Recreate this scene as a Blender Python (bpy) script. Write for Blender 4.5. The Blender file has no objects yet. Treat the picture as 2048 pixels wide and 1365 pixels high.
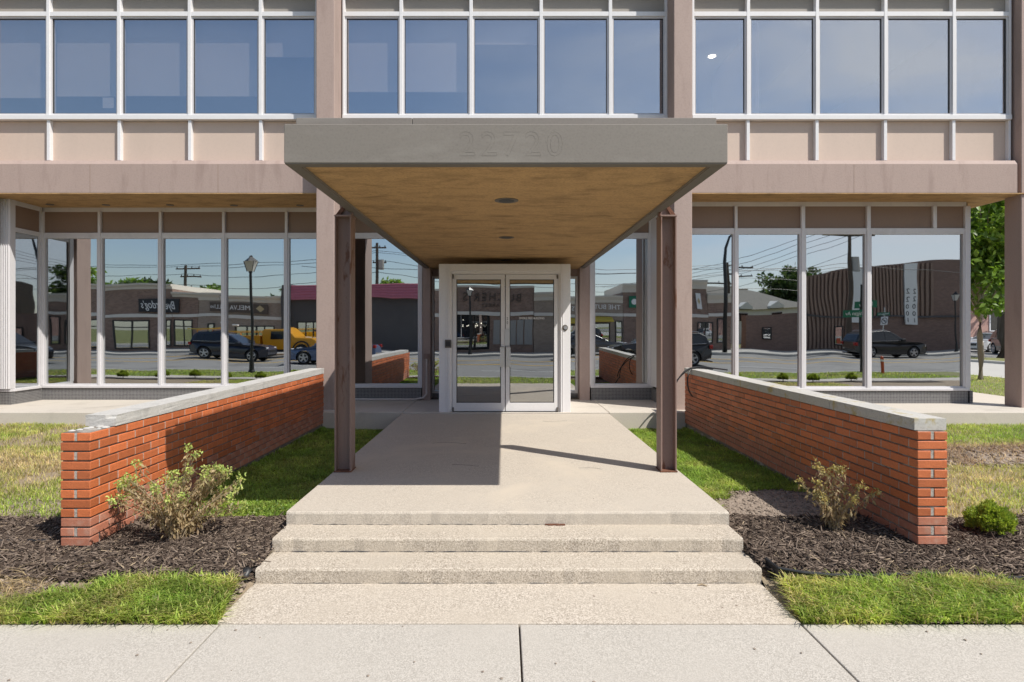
import bpy, bmesh, math, random
import numpy as np
from mathutils import Vector, Matrix

random.seed(7)
rng = np.random.default_rng(7)
S = bpy.context.scene
COL = S.collection

# ------------------------------------------------------------------ camera, sky, sun, exposure
F = 1210.0          # focal length in photograph pixels (2048 wide)
EYE = 1.75          # eye height above the pavement
cam_d = bpy.data.cameras.new('camera')
cam_d.sensor_width = 36.0
cam_d.sensor_fit = 'HORIZONTAL'
cam_d.lens = 36.0 * F / 2048.0
cam_d.shift_x = 16.0 / 2048.0
cam_d.shift_y = -26.5 / 2048.0
cam_d.clip_start = 0.05
cam_d.clip_end = 1200.0
cam = bpy.data.objects.new('camera', cam_d)
COL.objects.link(cam)
cam.location = (0, 0, EYE)
cam.rotation_euler = (math.radians(90), 0, 0)
S.camera = cam

SUN_DIR = Vector((-1.31, 1.0, -2.10)).normalized()      # the way the light travels
SUN_EL = math.asin(-SUN_DIR.z)
SUN_AZ = math.atan2(-SUN_DIR.x, -SUN_DIR.y)

world = bpy.data.worlds.new('World')
S.world = world
world.use_nodes = True
wn, wl = world.node_tree.nodes, world.node_tree.links
sky = wn.new('ShaderNodeTexSky')
sky.sky_type = 'NISHITA'
sky.sun_disc = False
sky.sun_elevation = SUN_EL
sky.sun_rotation = SUN_AZ
sky.air_density = 1.0
sky.dust_density = 0.6
sky.ozone_density = 2.0
# thin cirrus over the sky
tc = wn.new('ShaderNodeTexCoord')
mp = wn.new('ShaderNodeMapping')
mp.inputs['Scale'].default_value = (1.0, 1.6, 4.2)
mp.inputs['Rotation'].default_value = (0.2, 0.35, 0.3)
nz = wn.new('ShaderNodeTexNoise')
nz.inputs['Scale'].default_value = 2.3
nz.inputs['Detail'].default_value = 6.0
nz.inputs['Roughness'].default_value = 0.55
nz.inputs['Distortion'].default_value = 0.5
cr = wn.new('ShaderNodeValToRGB')
cr.color_ramp.elements[0].position = 0.27
cr.color_ramp.elements[0].color = (0, 0, 0, 1)
cr.color_ramp.elements[1].position = 0.66
cr.color_ramp.elements[1].color = (0.85, 0.85, 0.85, 1)
mx = wn.new('ShaderNodeMix')
mx.data_type = 'RGBA'
mx.inputs[7].default_value = (7.0, 7.3, 7.8, 1)
wl.new(tc.outputs['Generated'], mp.inputs['Vector'])
wl.new(mp.outputs['Vector'], nz.inputs['Vector'])
wl.new(nz.outputs['Fac'], cr.inputs['Fac'])
sxn = wn.new('ShaderNodeSeparateXYZ')
wl.new(tc.outputs['Generated'], sxn.inputs[0])
mrn = wn.new('ShaderNodeMapRange')
mrn.inputs['From Min'].default_value = -0.15
mrn.inputs['From Max'].default_value = 0.45
mrn.inputs['To Min'].default_value = 0.06
wl.new(sxn.outputs[0], mrn.inputs['Value'])
mlt = wn.new('ShaderNodeMath')
mlt.operation = 'MULTIPLY'
wl.new(cr.outputs['Color'], mlt.inputs[0])
wl.new(mrn.outputs[0], mlt.inputs[1])
wl.new(mlt.outputs[0], mx.inputs[0])
wl.new(sky.outputs['Color'], mx.inputs[6])
wl.new(mx.outputs[2], wn['Background'].inputs['Color'])
wn['Background'].inputs['Strength'].default_value = 0.115

sun_d = bpy.data.lights.new('sun', 'SUN')
sun_d.energy = 4.9
sun_d.angle = math.radians(0.5)
sun_d.color = (1.0, 0.955, 0.88)
sun = bpy.data.objects.new('sun', sun_d)
COL.objects.link(sun)
sun.location = (20, -15, 40)
sun.rotation_euler = SUN_DIR.to_track_quat('-Z', 'Y').to_euler()

S.view_settings.view_transform = 'Standard'
S.view_settings.look = 'None'
S.view_settings.exposure = 0.17
S.view_settings.gamma = 1.0
S.view_settings.use_curve_mapping = False
S.render.engine = 'CYCLES'
S.cycles.max_bounces = 10
S.cycles.diffuse_bounces = 4
S.cycles.glossy_bounces = 5
S.cycles.transparent_max_bounces = 12
S.cycles.caustics_reflective = False
S.cycles.caustics_refractive = False
S.cycles.sample_clamp_indirect = 6.0
S.cycles.use_denoising = True


def PX(px, y):                      # across, for a thing seen at px and standing y metres away
    return (px - 1008.0) * y / F


def PZ(py, y):
    return EYE - (py - 656.0) * y / F


# ------------------------------------------------------------------ materials
class NT:
    def __init__(self, name):
        self.m = bpy.data.materials.new(name)
        self.m.use_nodes = True
        self.t = self.m.node_tree
        self.n, self.l = self.t.nodes, self.t.links
        self.b = self.n['Principled BSDF']
        self.out = self.n['Material Output']
        self.coord = None

    def N(self, typ, **kw):
        x = self.n.new(typ)
        for k, v in kw.items():
            setattr(x, k, v)
        return x

    def L(self, a, b):
        self.l.new(a, b)

    def co(self):
        if self.coord is None:
            self.coord = self.N('ShaderNodeTexCoord').outputs['Object']
        return self.coord

    def noise(self, scale, detail=4, rough=0.55, stretch=None, dist=0.0):
        n = self.N('ShaderNodeTexNoise')
        n.inputs['Scale'].default_value = scale
        n.inputs['Detail'].default_value = detail
        n.inputs['Roughness'].default_value = rough
        n.inputs['Distortion'].default_value = dist
        if stretch:
            m = self.N('ShaderNodeMapping')
            m.inputs['Scale'].default_value = stretch
            self.L(self.co(), m.inputs['Vector'])
            self.L(m.outputs[0], n.inputs['Vector'])
        else:
            self.L(self.co(), n.inputs['Vector'])
        return n.outputs['Fac']

    def ramp(self, fac, p0, p1, c0=(0, 0, 0, 1), c1=(1, 1, 1, 1)):
        r = self.N('ShaderNodeValToRGB')
        r.color_ramp.elements[0].position = p0
        r.color_ramp.elements[1].position = p1
        r.color_ramp.elements[0].color = c0
        r.color_ramp.elements[1].color = c1
        self.L(fac, r.inputs['Fac'])
        return r.outputs['Color']

    def mix(self, fac, a, b, mode='MIX'):
        m = self.N('ShaderNodeMix')
        m.data_type = 'RGBA'
        m.blend_type = mode
        for sock, v in ((m.inputs[0], fac), (m.inputs[6], a), (m.inputs[7], b)):
            if hasattr(v, 'is_linked') or hasattr(v, 'links'):
                self.L(v, sock)
            elif isinstance(v, (int, float)):
                sock.default_value = v
            else:
                sock.default_value = (v[0], v[1], v[2], 1)
        return m.outputs[2]

    def bump(self, fac, strength, dist=0.01, prev=None):
        b = self.N('ShaderNodeBump')
        b.inputs['Strength'].default_value = strength
        b.inputs['Distance'].default_value = dist
        self.L(fac, b.inputs['Height'])
        if prev is not None:
            self.L(prev, b.inputs['Normal'])
        return b.outputs['Normal']


MATS = {}


def sc(c, k):
    return (min(1, c[0] * k), min(1, c[1] * k), min(1, c[2] * k))


def M(name, col, rough=0.6, var=0.12, scale=3.0, fine=40.0, fvar=0.08, bump=0.15, bd=0.004, metal=0.0,
      stain=None, stain_scale=1.5, stain_lo=0.55, stain_hi=0.75, stretch=None, spec=None, objvar=0.0, coat=0.0):
    """a painted or mineral surface: broad mottling, fine grain, optional stains of their own colour, fine relief"""
    if name in MATS:
        return MATS[name]
    k = NT(name)
    big = k.noise(scale, 5, 0.6, stretch)
    fin = k.noise(fine, 3, 0.6)
    c = k.mix(big, sc(col, 1 - var), sc(col, 1 + var))
    if fvar:
        c = k.mix(fin, c, k.mix(1.0, c, (1 + fvar * 2,) * 3, 'MULTIPLY'))
        c = k.mix(k.ramp(fin, 0.25, 0.5), k.mix(1.0, c, (1 - fvar * 2,) * 3, 'MULTIPLY'), c)
    if stain:
        s = k.ramp(k.noise(stain_scale, 7, 0.65, stretch, 0.4), stain_lo, stain_hi)
        c = k.mix(s, c, stain)
    if objvar:
        oi = k.N('ShaderNodeObjectInfo').outputs['Random']
        hs = k.N('ShaderNodeHueSaturation')
        mr = k.N('ShaderNodeMapRange')
        mr.inputs['To Min'].default_value = 1 - objvar
        mr.inputs['To Max'].default_value = 1 + objvar
        k.L(oi, mr.inputs['Value'])
        k.L(mr.outputs[0], hs.inputs['Value'])
        k.L(c, hs.inputs['Color'])
        c = hs.outputs['Color']
    k.L(c, k.b.inputs['Base Color'])
    k.b.inputs['Roughness'].default_value = rough
    k.b.inputs['Metallic'].default_value = metal
    k.b.inputs['Coat Weight'].default_value = coat
    k.b.inputs['Coat Roughness'].default_value = 0.04
    if spec is not None:
        k.b.inputs['Specular IOR Level'].default_value = spec
    if bump:
        nb = k.bump(fin, bump, bd)
        nb = k.bump(big, bump * 0.6, bd * 4, nb)
        k.L(nb, k.b.inputs['Normal'])
    MATS[name] = k.m
    return k.m


def M_aggregate(name, col, dark, light, scale=130.0, amount=1.0, stain=None):
    """exposed aggregate concrete: pebble cells of their own tone over a cement colour"""
    k = NT(name)
    v = k.N('ShaderNodeTexVoronoi')
    v.inputs['Scale'].default_value = scale
    k.L(k.co(), v.inputs['Vector'])
    cell = k.N('ShaderNodeSeparateColor')
    k.L(v.outputs['Color'], cell.inputs[0])
    peb = k.mix(cell.outputs[0], dark, light)
    patch = k.ramp(k.noise(1.6, 6, 0.62), 0.36, 0.62)
    fin = k.noise(60, 3)
    base = k.mix(k.noise(2.2, 6, 0.6), sc(col, 0.9), sc(col, 1.08))
    m = k.N('ShaderNodeMath', operation='MULTIPLY')
    m.inputs[1].default_value = amount
    k.L(patch, m.inputs[0])
    m2 = k.N('ShaderNodeMath', operation='ADD')
    m2.inputs[1].default_value = amount * 0.35
    k.L(m.outputs[0], m2.inputs[0])
    c = k.mix(m2.outputs[0], base, peb)
    c = k.mix(k.ramp(k.noise(7, 6, 0.7), 0.62, 0.8), c, sc(col, 0.72))
    if stain:
        c = k.mix(k.ramp(k.noise(0.9, 7, 0.6, None, 0.6), 0.54, 0.68), c, stain)
    k.L(c, k.b.inputs['Base Color'])
    k.b.inputs['Roughness'].default_value = 0.85
    k.b.inputs['Specular IOR Level'].default_value = 0.25
    nb = k.bump(v.outputs['Distance'], 0.35 * amount, 0.004)
    nb = k.bump(fin, 0.2, 0.003, nb)
    k.L(nb, k.b.inputs['Normal'])
    MATS[name] = k.m
    return k.m


def M_glass(name, refl=0.5, tint=(0.45, 0.47, 0.48), wav=0.010, wscale=0.55, gl=(0.93, 0.97, 1.0), rgh=0.0):
    """coated window glass: mirrors the street, lets part of the room through; slightly wavy"""
    k = NT(name)
    g = k.N('ShaderNodeBsdfGlossy')
    g.inputs['Roughness'].default_value = rgh
    g.inputs['Color'].default_value = (*gl, 1)
    t = k.N('ShaderNodeBsdfTransparent')
    t.inputs['Color'].default_value = (*tint, 1)
    mxs = k.N('ShaderNodeMixShader')
    lw = k.N('ShaderNodeLayerWeight')
    lw.inputs['Blend'].default_value = 0.5
    pw = k.N('ShaderNodeMath', operation='POWER')
    pw.inputs[1].default_value = 5.0
    k.L(lw.outputs['Facing'], pw.inputs[0])
    mr = k.N('ShaderNodeMapRange')
    mr.inputs['To Min'].default_value = refl
    mr.inputs['To Max'].default_value = 0.95
    k.L(pw.outputs[0], mr.inputs['Value'])
    k.L(mr.outputs[0], mxs.inputs[0])
    k.L(t.outputs[0], mxs.inputs[1])
    k.L(g.outputs[0], mxs.inputs[2])
    if wav:
        oi = k.N('ShaderNodeObjectInfo').outputs['Random']
        n = k.N('ShaderNodeTexNoise')
        n.noise_dimensions = '4D'
        n.inputs['Scale'].default_value = wscale
        n.inputs['Detail'].default_value = 1.5
        mw = k.N('ShaderNodeMath', operation='MULTIPLY')
        mw.inputs[1].default_value = 37.0
        k.L(oi, mw.inputs[0])
        k.L(mw.outputs[0], n.inputs['W'])
        k.L(k.co(), n.inputs['Vector'])
        k.L(k.bump(n.outputs['Fac'], 1.0, wav), g.inputs['Normal'])
    k.L(mxs.outputs[0], k.out.inputs['Surface'])
    MATS[name] = k.m
    return k.m


def M_attr(name, rough=0.6, trans=0.0, spec=0.3):
    """colour from the mesh's own Col attribute (blades, leaves, chips)"""
    k = NT(name)
    a = k.N('ShaderNodeAttribute', attribute_name='Col')
    k.L(a.outputs['Color'], k.b.inputs['Base Color'])
    k.b.inputs['Roughness'].default_value = rough
    k.b.inputs['Specular IOR Level'].default_value = spec
    if trans:
        tr = k.N('ShaderNodeBsdfTranslucent')
        hs = k.N('ShaderNodeHueSaturation')
        hs.inputs['Value'].default_value = 1.5
        hs.inputs['Saturation'].default_value = 1.1
        k.L(a.outputs['Color'], hs.inputs['Color'])
        k.L(hs.outputs[0], tr.inputs['Color'])
        ms = k.N('ShaderNodeMixShader')
        ms.inputs[0].default_value = trans
        k.L(k.b.outputs[0], ms.inputs[1])
        k.L(tr.outputs[0], ms.inputs[2])
        k.L(ms.outputs[0], k.out.inputs['Surface'])
    MATS[name] = k.m
    return k.m


def M_emit(name, col, st):
    k = NT(name)
    k.b.inputs['Base Color'].default_value = (*col, 1)
    k.b.inputs['Emission Color'].default_value = (*col, 1)
    k.b.inputs['Emission Strength'].default_value = st
    MATS[name] = k.m
    return k.m


def M_mosaic(name):
    k = NT(name)
    b = k.N('ShaderNodeTexBrick')
    b.offset = 0.0
    b.inputs['Scale'].default_value = 1.0
    b.inputs['Brick Width'].default_value = 0.028
    b.inputs['Row Height'].default_value = 0.028
    b.inputs['Mortar Size'].default_value = 0.0035
    b.inputs['Color1'].default_value = (0.040, 0.040, 0.045, 1)
    b.inputs['Color2'].default_value = (0.085, 0.083, 0.088, 1)
    b.inputs['Mortar'].default_value = (0.30, 0.29, 0.28, 1)
    sx = k.N('ShaderNodeSeparateXYZ')
    k.L(k.co(), sx.inputs[0])
    ad = k.N('ShaderNodeMath', operation='ADD')
    k.L(sx.outputs[0], ad.inputs[0])
    k.L(sx.outputs[1], ad.inputs[1])
    cx = k.N('ShaderNodeCombineXYZ')
    k.L(ad.outputs[0], cx.inputs[0])
    k.L(sx.outputs[2], cx.inputs[1])
    k.L(cx.outputs[0], b.inputs['Vector'])
    k.L(b.outputs['Color'], k.b.inputs['Base Color'])
    k.b.inputs['Roughness'].default_value = 0.35
    k.L(k.bump(b.outputs['Fac'], -0.6, 0.003), k.b.inputs['Normal'])
    MATS[name] = k.m
    return k.m


def M_brickwall(name, c1, c2, mortar):
    """brickwork of far buildings, too small to tell the bricks apart"""
    k = NT(name)
    b = k.N('ShaderNodeTexBrick')
    b.inputs['Scale'].default_value = 1.0
    b.inputs['Brick Width'].default_value = 0.22
    b.inputs['Row Height'].default_value = 0.075
    b.inputs['Mortar Size'].default_value = 0.008
    b.inputs['Color1'].default_value = (*c1, 1)
    b.inputs['Color2'].default_value = (*c2, 1)
    b.inputs['Mortar'].default_value = (*mortar, 1)
    sx = k.N('ShaderNodeSeparateXYZ')
    k.L(k.co(), sx.inputs[0])
    ad = k.N('ShaderNodeMath', operation='ADD')
    k.L(sx.outputs[0], ad.inputs[0])
    k.L(sx.outputs[1], ad.inputs[1])
    cx = k.N('ShaderNodeCombineXYZ')
    k.L(ad.outputs[0], cx.inputs[0])
    k.L(sx.outputs[2], cx.inputs[1])
    k.L(cx.outputs[0], b.inputs['Vector'])
    c = k.mix(k.noise(0.8, 5), k.mix(1.0, b.outputs['Color'], (0.8, 0.8, 0.8), 'MULTIPLY'), b.outputs['Color'])
    k.L(c, k.b.inputs['Base Color'])
    k.b.inputs['Roughness'].default_value = 0.85
    k.L(k.bump(b.outputs['Fac'], -0.5, 0.006), k.b.inputs['Normal'])
    MATS[name] = k.m
    return k.m


# the building
m_brown = M('brown_paint', (0.37, 0.280, 0.245), 0.75, 0.08, 1.6, 45, 0.05, 0.5, 0.004, stain=(0.285, 0.205, 0.178), stain_scale=2.6, stain_lo=0.52, stain_hi=0.78, stretch=(1.6, 1, 0.28))
m_tan = M('spandrel_paint', (0.56, 0.445, 0.37), 0.6, 0.04, 0.7, 30, 0.02, 0.08, 0.002, stain=(0.53, 0.42, 0.35), stain_scale=2.2, stain_lo=0.5, stain_hi=0.85, stretch=(1.5, 1, 0.3))
m_taupe = M('head_panel_paint', (0.30, 0.27, 0.235), 0.6, 0.05, 0.8, 30, 0.02, 0.05, 0.002)
m_umber = M('transom_panel_paint', (0.235, 0.160, 0.117), 0.6, 0.05, 0.8, 60, 0.05, 0.1, 0.002)
m_soffit = M('soffit_paint', (0.40, 0.252, 0.118), 0.9, 0.16, 3.0, 48, 0.15, 0.45, 0.004, stain=(0.235, 0.145, 0.066), stain_scale=3.6, stain_lo=0.47, stain_hi=0.72, stretch=(0.8, 1.7, 1))
m_slab = M('canopy_paint', (0.200, 0.178, 0.155), 0.65, 0.08, 1.6, 60, 0.05, 0.22, 0.002, stain=(0.262, 0.240, 0.212), stain_scale=2.2, stain_lo=0.50, stain_hi=0.78, stretch=(0.7, 0.7, 2.0))
m_rim = M('canopy_rim_paint', (0.13, 0.115, 0.10), 0.7, 0.08, 2, 40, 0.03, 0.15)
m_white = M('white_frame', (0.72, 0.71, 0.715), 0.4, 0.05, 1.5, 25, 0.02, 0.03, 0.001, stain=(0.62, 0.61, 0.61), stain_scale=2.5, stain_lo=0.6, stain_hi=0.9, stretch=(1, 1, 0.3))
m_silver = M('silver_frame', (0.62, 0.605, 0.615), 0.4, 0.06, 1.5, 25, 0.02, 0.03, 0.001, stain=(0.46, 0.45, 0.455), stain_scale=2.5, stain_lo=0.55, stain_hi=0.9, stretch=(1, 1, 0.3))
m_alu = M('aluminium', (0.62, 0.62, 0.64), 0.35, 0.06, 2, 30, 0.02, 0.02, 0.001, metal=0.6)
m_doorframe = M('door_frame_paint', (0.76, 0.745, 0.75), 0.45, 0.05, 1.5, 25, 0.02, 0.03, 0.001, stain=(0.55, 0.53, 0.53), stain_scale=3, stain_lo=0.62, stain_hi=0.9, stretch=(1, 1, 0.2))
m_gasket = M('black_gasket', (0.03, 0.03, 0.032), 0.6, 0.1)
m_mosaic = M_mosaic('mosaic_tile')
m_glass_low = M_glass('street_window_glass', 0.56, (0.29, 0.275, 0.25), 0.0055, 0.6, rgh=0.012)
m_glass_up = M_glass('upper_window_glass', 0.35, (0.96, 0.955, 0.95), 0.003, 0.5, (0.95, 0.97, 1.0))
m_glass_door = M_glass('door_glass', 0.44, (0.30, 0.29, 0.27), 0.004, 0.7)
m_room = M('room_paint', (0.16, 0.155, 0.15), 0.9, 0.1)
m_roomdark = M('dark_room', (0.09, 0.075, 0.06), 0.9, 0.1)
m_shade = M('roller_shade_fabric', (0.50, 0.445, 0.415), 0.9, 0.03, 1, 120, 0.02, 0.05)
m_steel = M('steel_paint', (0.245, 0.165, 0.140), 0.55, 0.08, 1.5, 60, 0.04, 0.25, 0.003, stain=(0.15, 0.065, 0.035), stain_scale=2.4, stain_lo=0.60, stain_hi=0.66, stretch=(2.2, 2.2, 0.8))
m_rust = M('rust', (0.14, 0.06, 0.035), 0.9, 0.4, 20, 60, 0.15, 0.5)
m_black = M('black_plastic', (0.018, 0.018, 0.019), 0.45, 0.1, 5, 50, 0.05, 0.1)
m_conduit = M('conduit_paint', (0.55, 0.50, 0.47), 0.5, 0.08)
m_chrome = M('brushed_metal', (0.55, 0.54, 0.55), 0.3, 0.05, 3, 60, 0.03, 0.05, 0.001, metal=0.8)
m_print = M('white_lettering', (0.85, 0.85, 0.85), 0.5, 0.0, 3, 30, 0.0, 0)
m_blackprint = M('black_lettering', (0.03, 0.028, 0.028), 0.6, 0.0, 3, 30, 0.0, 0)
m_lampglow = M_emit('lamp_glow', (1.0, 0.90, 0.72), 4.0)

# ground and masonry
m_conc = M_aggregate('pavement_concrete', (0.455, 0.42, 0.372), (0.30, 0.275, 0.24), (0.58, 0.54, 0.485), 170, 0.6)
m_land = M_aggregate('landing_concrete', (0.50, 0.445, 0.375), (0.32, 0.275, 0.225), (0.62, 0.56, 0.48), 150, 0.6, (0.54, 0.475, 0.39))
m_step = M_aggregate('step_concrete', (0.49, 0.43, 0.35), (0.27, 0.225, 0.175), (0.63, 0.56, 0.47), 150, 0.85, (0.44, 0.385, 0.315))
m_path = M_aggregate('pebbled_path_concrete', (0.49, 0.43, 0.355), (0.30, 0.255, 0.205), (0.64, 0.57, 0.485), 135, 0.8)
m_terrace = M('terrace_concrete', (0.50, 0.455, 0.395), 0.85, 0.1, 1.2, 70, 0.08, 0.3, 0.003, stain=(0.40, 0.36, 0.31), stain_scale=1.3)
m_cope = M('coping_stone', (0.45, 0.435, 0.41), 0.9, 0.14, 3, 70, 0.10, 0.5, 0.004, stain=(0.30, 0.29, 0.275), stain_scale=3, stain_lo=0.55, stain_hi=0.75)
m_lichen = M('lichen_coping_stone', (0.43, 0.415, 0.385), 0.9, 0.14, 3, 70, 0.10, 0.5, 0.004, stain=(0.40, 0.33, 0.17), stain_scale=6, stain_lo=0.55, stain_hi=0.64)
m_brick = M('orange_brick', (0.47, 0.130, 0.046), 0.6, 0.14, 7, 90, 0.09, 0.5, 0.004, objvar=0.20, stain=(0.34, 0.085, 0.035), stain_scale=5, stain_lo=0.6, stain_hi=0.8)
m_brick_pink = M('dusty_brick', (0.40, 0.150, 0.090), 0.8, 0.14, 6, 90, 0.08, 0.35, 0.003, objvar=0.12, stain=(0.46, 0.27, 0.20), stain_scale=7, stain_lo=0.5, stain_hi=0.75)
m_mortar_shaded = M('mortar', (0.16, 0.135, 0.115), 0.95, 0.25, 9, 90, 0.15, 0.8, 0.006, stain=(0.42, 0.39, 0.35), stain_scale=3, stain_lo=0.52, stain_hi=0.64, stretch=(1, 1, 5))  # darkened to put the shade of the raked bed joints into the colour
m_head_j = M('head_joint_mortar', (0.36, 0.325, 0.29), 0.95, 0.25, 9, 90, 0.15, 0.8, 0.006)
m_bed = M('mortar_top', (0.52, 0.50, 0.47), 0.95, 0.2, 9, 70, 0.1, 0.8, 0.006)
m_soil = M('dry_soil', (0.25, 0.20, 0.16), 0.95, 0.25, 5, 60, 0.16, 0.9, 0.01)
m_lawnsoil = M('lawn_soil', (0.24, 0.185, 0.13), 0.95, 0.3, 2.5, 60, 0.16, 0.9, 0.012, stain=(0.30, 0.24, 0.16), stain_scale=0.8, stain_lo=0.4, stain_hi=0.7)
m_mulchbase = M('mulch_base', (0.045, 0.034, 0.028), 0.95, 0.3, 12, 90, 0.2, 1.0, 0.015)
m_farlawn = M('far_lawn', (0.15, 0.165, 0.05), 0.95, 0.25, 1.2, 40, 0.16, 0.8, 0.02, stain=(0.21, 0.18, 0.09), stain_scale=0.7, stain_lo=0.45, stain_hi=0.7)
m_asphalt = M('asphalt', (0.215, 0.21, 0.20), 0.9, 0.12, 0.5, 50, 0.08, 0.3, 0.004, stain=(0.155, 0.152, 0.146), stain_scale=0.3, stain_lo=0.5, stain_hi=0.62)
m_kerb = M('kerb_concrete', (0.46, 0.44, 0.40), 0.9, 0.12, 1.5, 50, 0.08, 0.3)
m_walk = M('far_pavement', (0.40, 0.385, 0.355), 0.9, 0.12, 0.7, 50, 0.06, 0.2)
m_yellow = M('yellow_road_paint', (0.62, 0.38, 0.05), 0.8, 0.2, 3, 40, 0.1, 0.2)
m_roadwhite = M('white_road_paint', (0.62, 0.62, 0.60), 0.8, 0.2, 3, 40, 0.1, 0.2)
m_blade = M_attr('grass_blade', 0.5, 0.45)
m_leaf = M_attr('leaf', 0.45, 0.35, 0.4)
m_chip = M_attr('mulch_chip', 0.9, 0.0, 0.15)
m_twig = M('twig', (0.34, 0.26, 0.17), 0.8, 0.2, 20)
m_bark = M('pale_bark', (0.33, 0.28, 0.23), 0.9, 0.25, 6, 50, 0.15, 0.8, 0.01, stretch=(1, 1, 0.3))
m_bark2 = M('dark_bark', (0.10, 0.075, 0.055), 0.95, 0.3, 6, 50, 0.15, 0.8, 0.02, stretch=(1, 1, 0.3))


# ------------------------------------------------------------------ mesh helpers
class MB:
    def __init__(self):
        self.v, self.f = [], []

    def add(self, vs, fs):
        o = len(self.v)
        self.v += [tuple(p) for p in vs]
        self.f += [tuple(i + o for i in f) for f in fs]
        return self

    def box(self, x0, x1, y0, y1, z0, z1):
        return self.add([(x0, y0, z0), (x1, y0, z0), (x1, y1, z0), (x0, y1, z0), (x0, y0, z1), (x1, y0, z1), (x1, y1, z1), (x0, y1, z1)],
                        [(0, 3, 2, 1), (4, 5, 6, 7), (0, 1, 5, 4), (1, 2, 6, 5), (2, 3, 7, 6), (3, 0, 4, 7)])

    def prism(self, poly, y0, y1, axis='y', y0s=None):
        """poly of (a, b) pairs extruded along an axis: 'y' -> (a, y, b); 'x' -> (x, a, b); 'z' -> (a, b, z)"""
        n = len(poly)
        area = sum(poly[i][0] * poly[(i + 1) % n][1] - poly[(i + 1) % n][0] * poly[i][1] for i in range(n))
        if area < 0:
            poly = poly[::-1]
        if axis == 'y':
            fn = lambda p, t: (p[0], t, p[1])
        elif axis == 'x':
            fn = lambda p, t: (t, p[0], p[1])
        else:
            fn = lambda p, t: (p[0], p[1], t)
        vs = [fn(p, y0) for p in poly] + [fn(p, y1) for p in poly]
        fs = [tuple(range(n))[::-1], tuple(range(n, 2 * n))] + [(i, (i + 1) % n, n + (i + 1) % n, n + i) for i in range(n)]
        if axis == 'y':
            fs = [f[::-1] for f in fs]
        return self.add(vs, fs)

    def cyl(self, p0, p1, r0, r1=None, n=12, caps=True):
        r1 = r0 if r1 is None else r1
        p0, p1 = Vector(p0), Vector(p1)
        d = (p1 - p0).normalized()
        a = d.orthogonal().normalized()
        b = d.cross(a)
        vs = []
        for p, r in ((p0, r0), (p1, r1)):
            for i in range(n):
                t = 2 * math.pi * i / n
                vs.append(p + a * (r * math.cos(t)) + b * (r * math.sin(t)))
        fs = [(i, (i + 1) % n, n + (i + 1) % n, n + i) for i in range(n)]
        if caps:
            fs += [tuple(range(n))[::-1], tuple(range(n, 2 * n))]
        return self.add(vs, fs)

    def tube(self, pts, r, n=6):
        pts = [Vector(p) for p in pts]
        rs = r if isinstance(r, (list, tuple)) else [r] * len(pts)
        vs, fs = [], []
        up = Vector((0, 0, 1))
        for i, p in enumerate(pts):
            d = (pts[min(i + 1, len(pts) - 1)] - pts[max(i - 1, 0)]).normalized()
            a = d.cross(up)
            if a.length < 1e-3:
                a = d.cross(Vector((0, 1, 0)))
            a.normalize()
            b = d.cross(a)
            for j in range(n):
                t = 2 * math.pi * j / n
                vs.append(p + a * (rs[i] * math.cos(t)) + b * (rs[i] * math.sin(t)))
        for i in range(len(pts) - 1):
            for j in range(n):
                k = (j + 1) % n
                fs.append((i * n + j, i * n + k, (i + 1) * n + k, (i + 1) * n + j))
        fs += [tuple(range(n))[::-1], tuple(range((len(pts) - 1) * n, len(pts) * n))]
        return self.add(vs, fs)

    def lathe(self, prof, c=(0, 0, 0), n=16):
        vs, fs = [], []
        for r, z in prof:
            for j in range(n):
                t = 2 * math.pi * j / n
                vs.append((c[0] + r * math.cos(t), c[1] + r * math.sin(t), c[2] + z))
        for i in range(len(prof) - 1):
            for j in range(n):
                k = (j + 1) % n
                fs.append((i * n + j, i * n + k, (i + 1) * n + k, (i + 1) * n + j))
        fs += [tuple(range(n))[::-1], tuple(range((len(prof) - 1) * n, len(prof) * n))]
        return self.add(vs, fs)

    def mesh(self, name, mat=None, bevel=0.0, seg=1, smooth=False):
        me = bpy.data.meshes.new(name)
        me.from_pydata(self.v, [], self.f)
        if bevel:
            bm = bmesh.new()
            bm.from_mesh(me)
            bmesh.ops.recalc_face_normals(bm, faces=bm.faces)
            es = [e for e in bm.edges if len(e.link_faces) == 2 and e.calc_face_angle(0) > 0.5]
            bmesh.ops.bevel(bm, geom=es, offset=bevel, segments=seg, affect='EDGES', profile=0.5, clamp_overlap=True)
            bm.to_mesh(me)
            bm.free()
        else:
            bm = bmesh.new()
            bm.from_mesh(me)
            bmesh.ops.recalc_face_normals(bm, faces=bm.faces)
            bm.to_mesh(me)
            bm.free()
        if mat:
            me.materials.append(mat)
        if smooth:
            me.shade_smooth()
        me.update()
        return me

    def build(self, name, mat, parent=None, bevel=0.0, seg=1, smooth=False, local=False):
        return link(name, self.mesh(name, mat, bevel, seg, smooth), parent, local)


def link(name, me, parent=None, local=False):
    """links a mesh; under a thing (an Empty at its base) the mesh keeps world coordinates unless local"""
    o = bpy.data.objects.new(name, me)
    COL.objects.link(o)
    if parent is not None:
        o.parent = parent
        if parent.parent is None and not local and parent.type == 'EMPTY':
            o.location = -Vector(parent.location)
    return o


def tag(o, label=None, cat=None, group=None, kind=None):
    if label:
        o['label'] = label
    if cat:
        o['category'] = cat
    if group:
        o['group'] = group
    if kind:
        o['kind'] = kind
    return o


def thing(name, label, cat, loc=(0, 0, 0), rz=0.0, group=None):
    o = bpy.data.objects.new(name, None)
    o.empty_display_size = 0.2
    COL.objects.link(o)
    o.location = loc
    o.rotation_euler = (0, 0, rz)
    return tag(o, label, cat, group)


def kids(o):
    return [c for c in COL.objects if c.parent == o]


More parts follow.
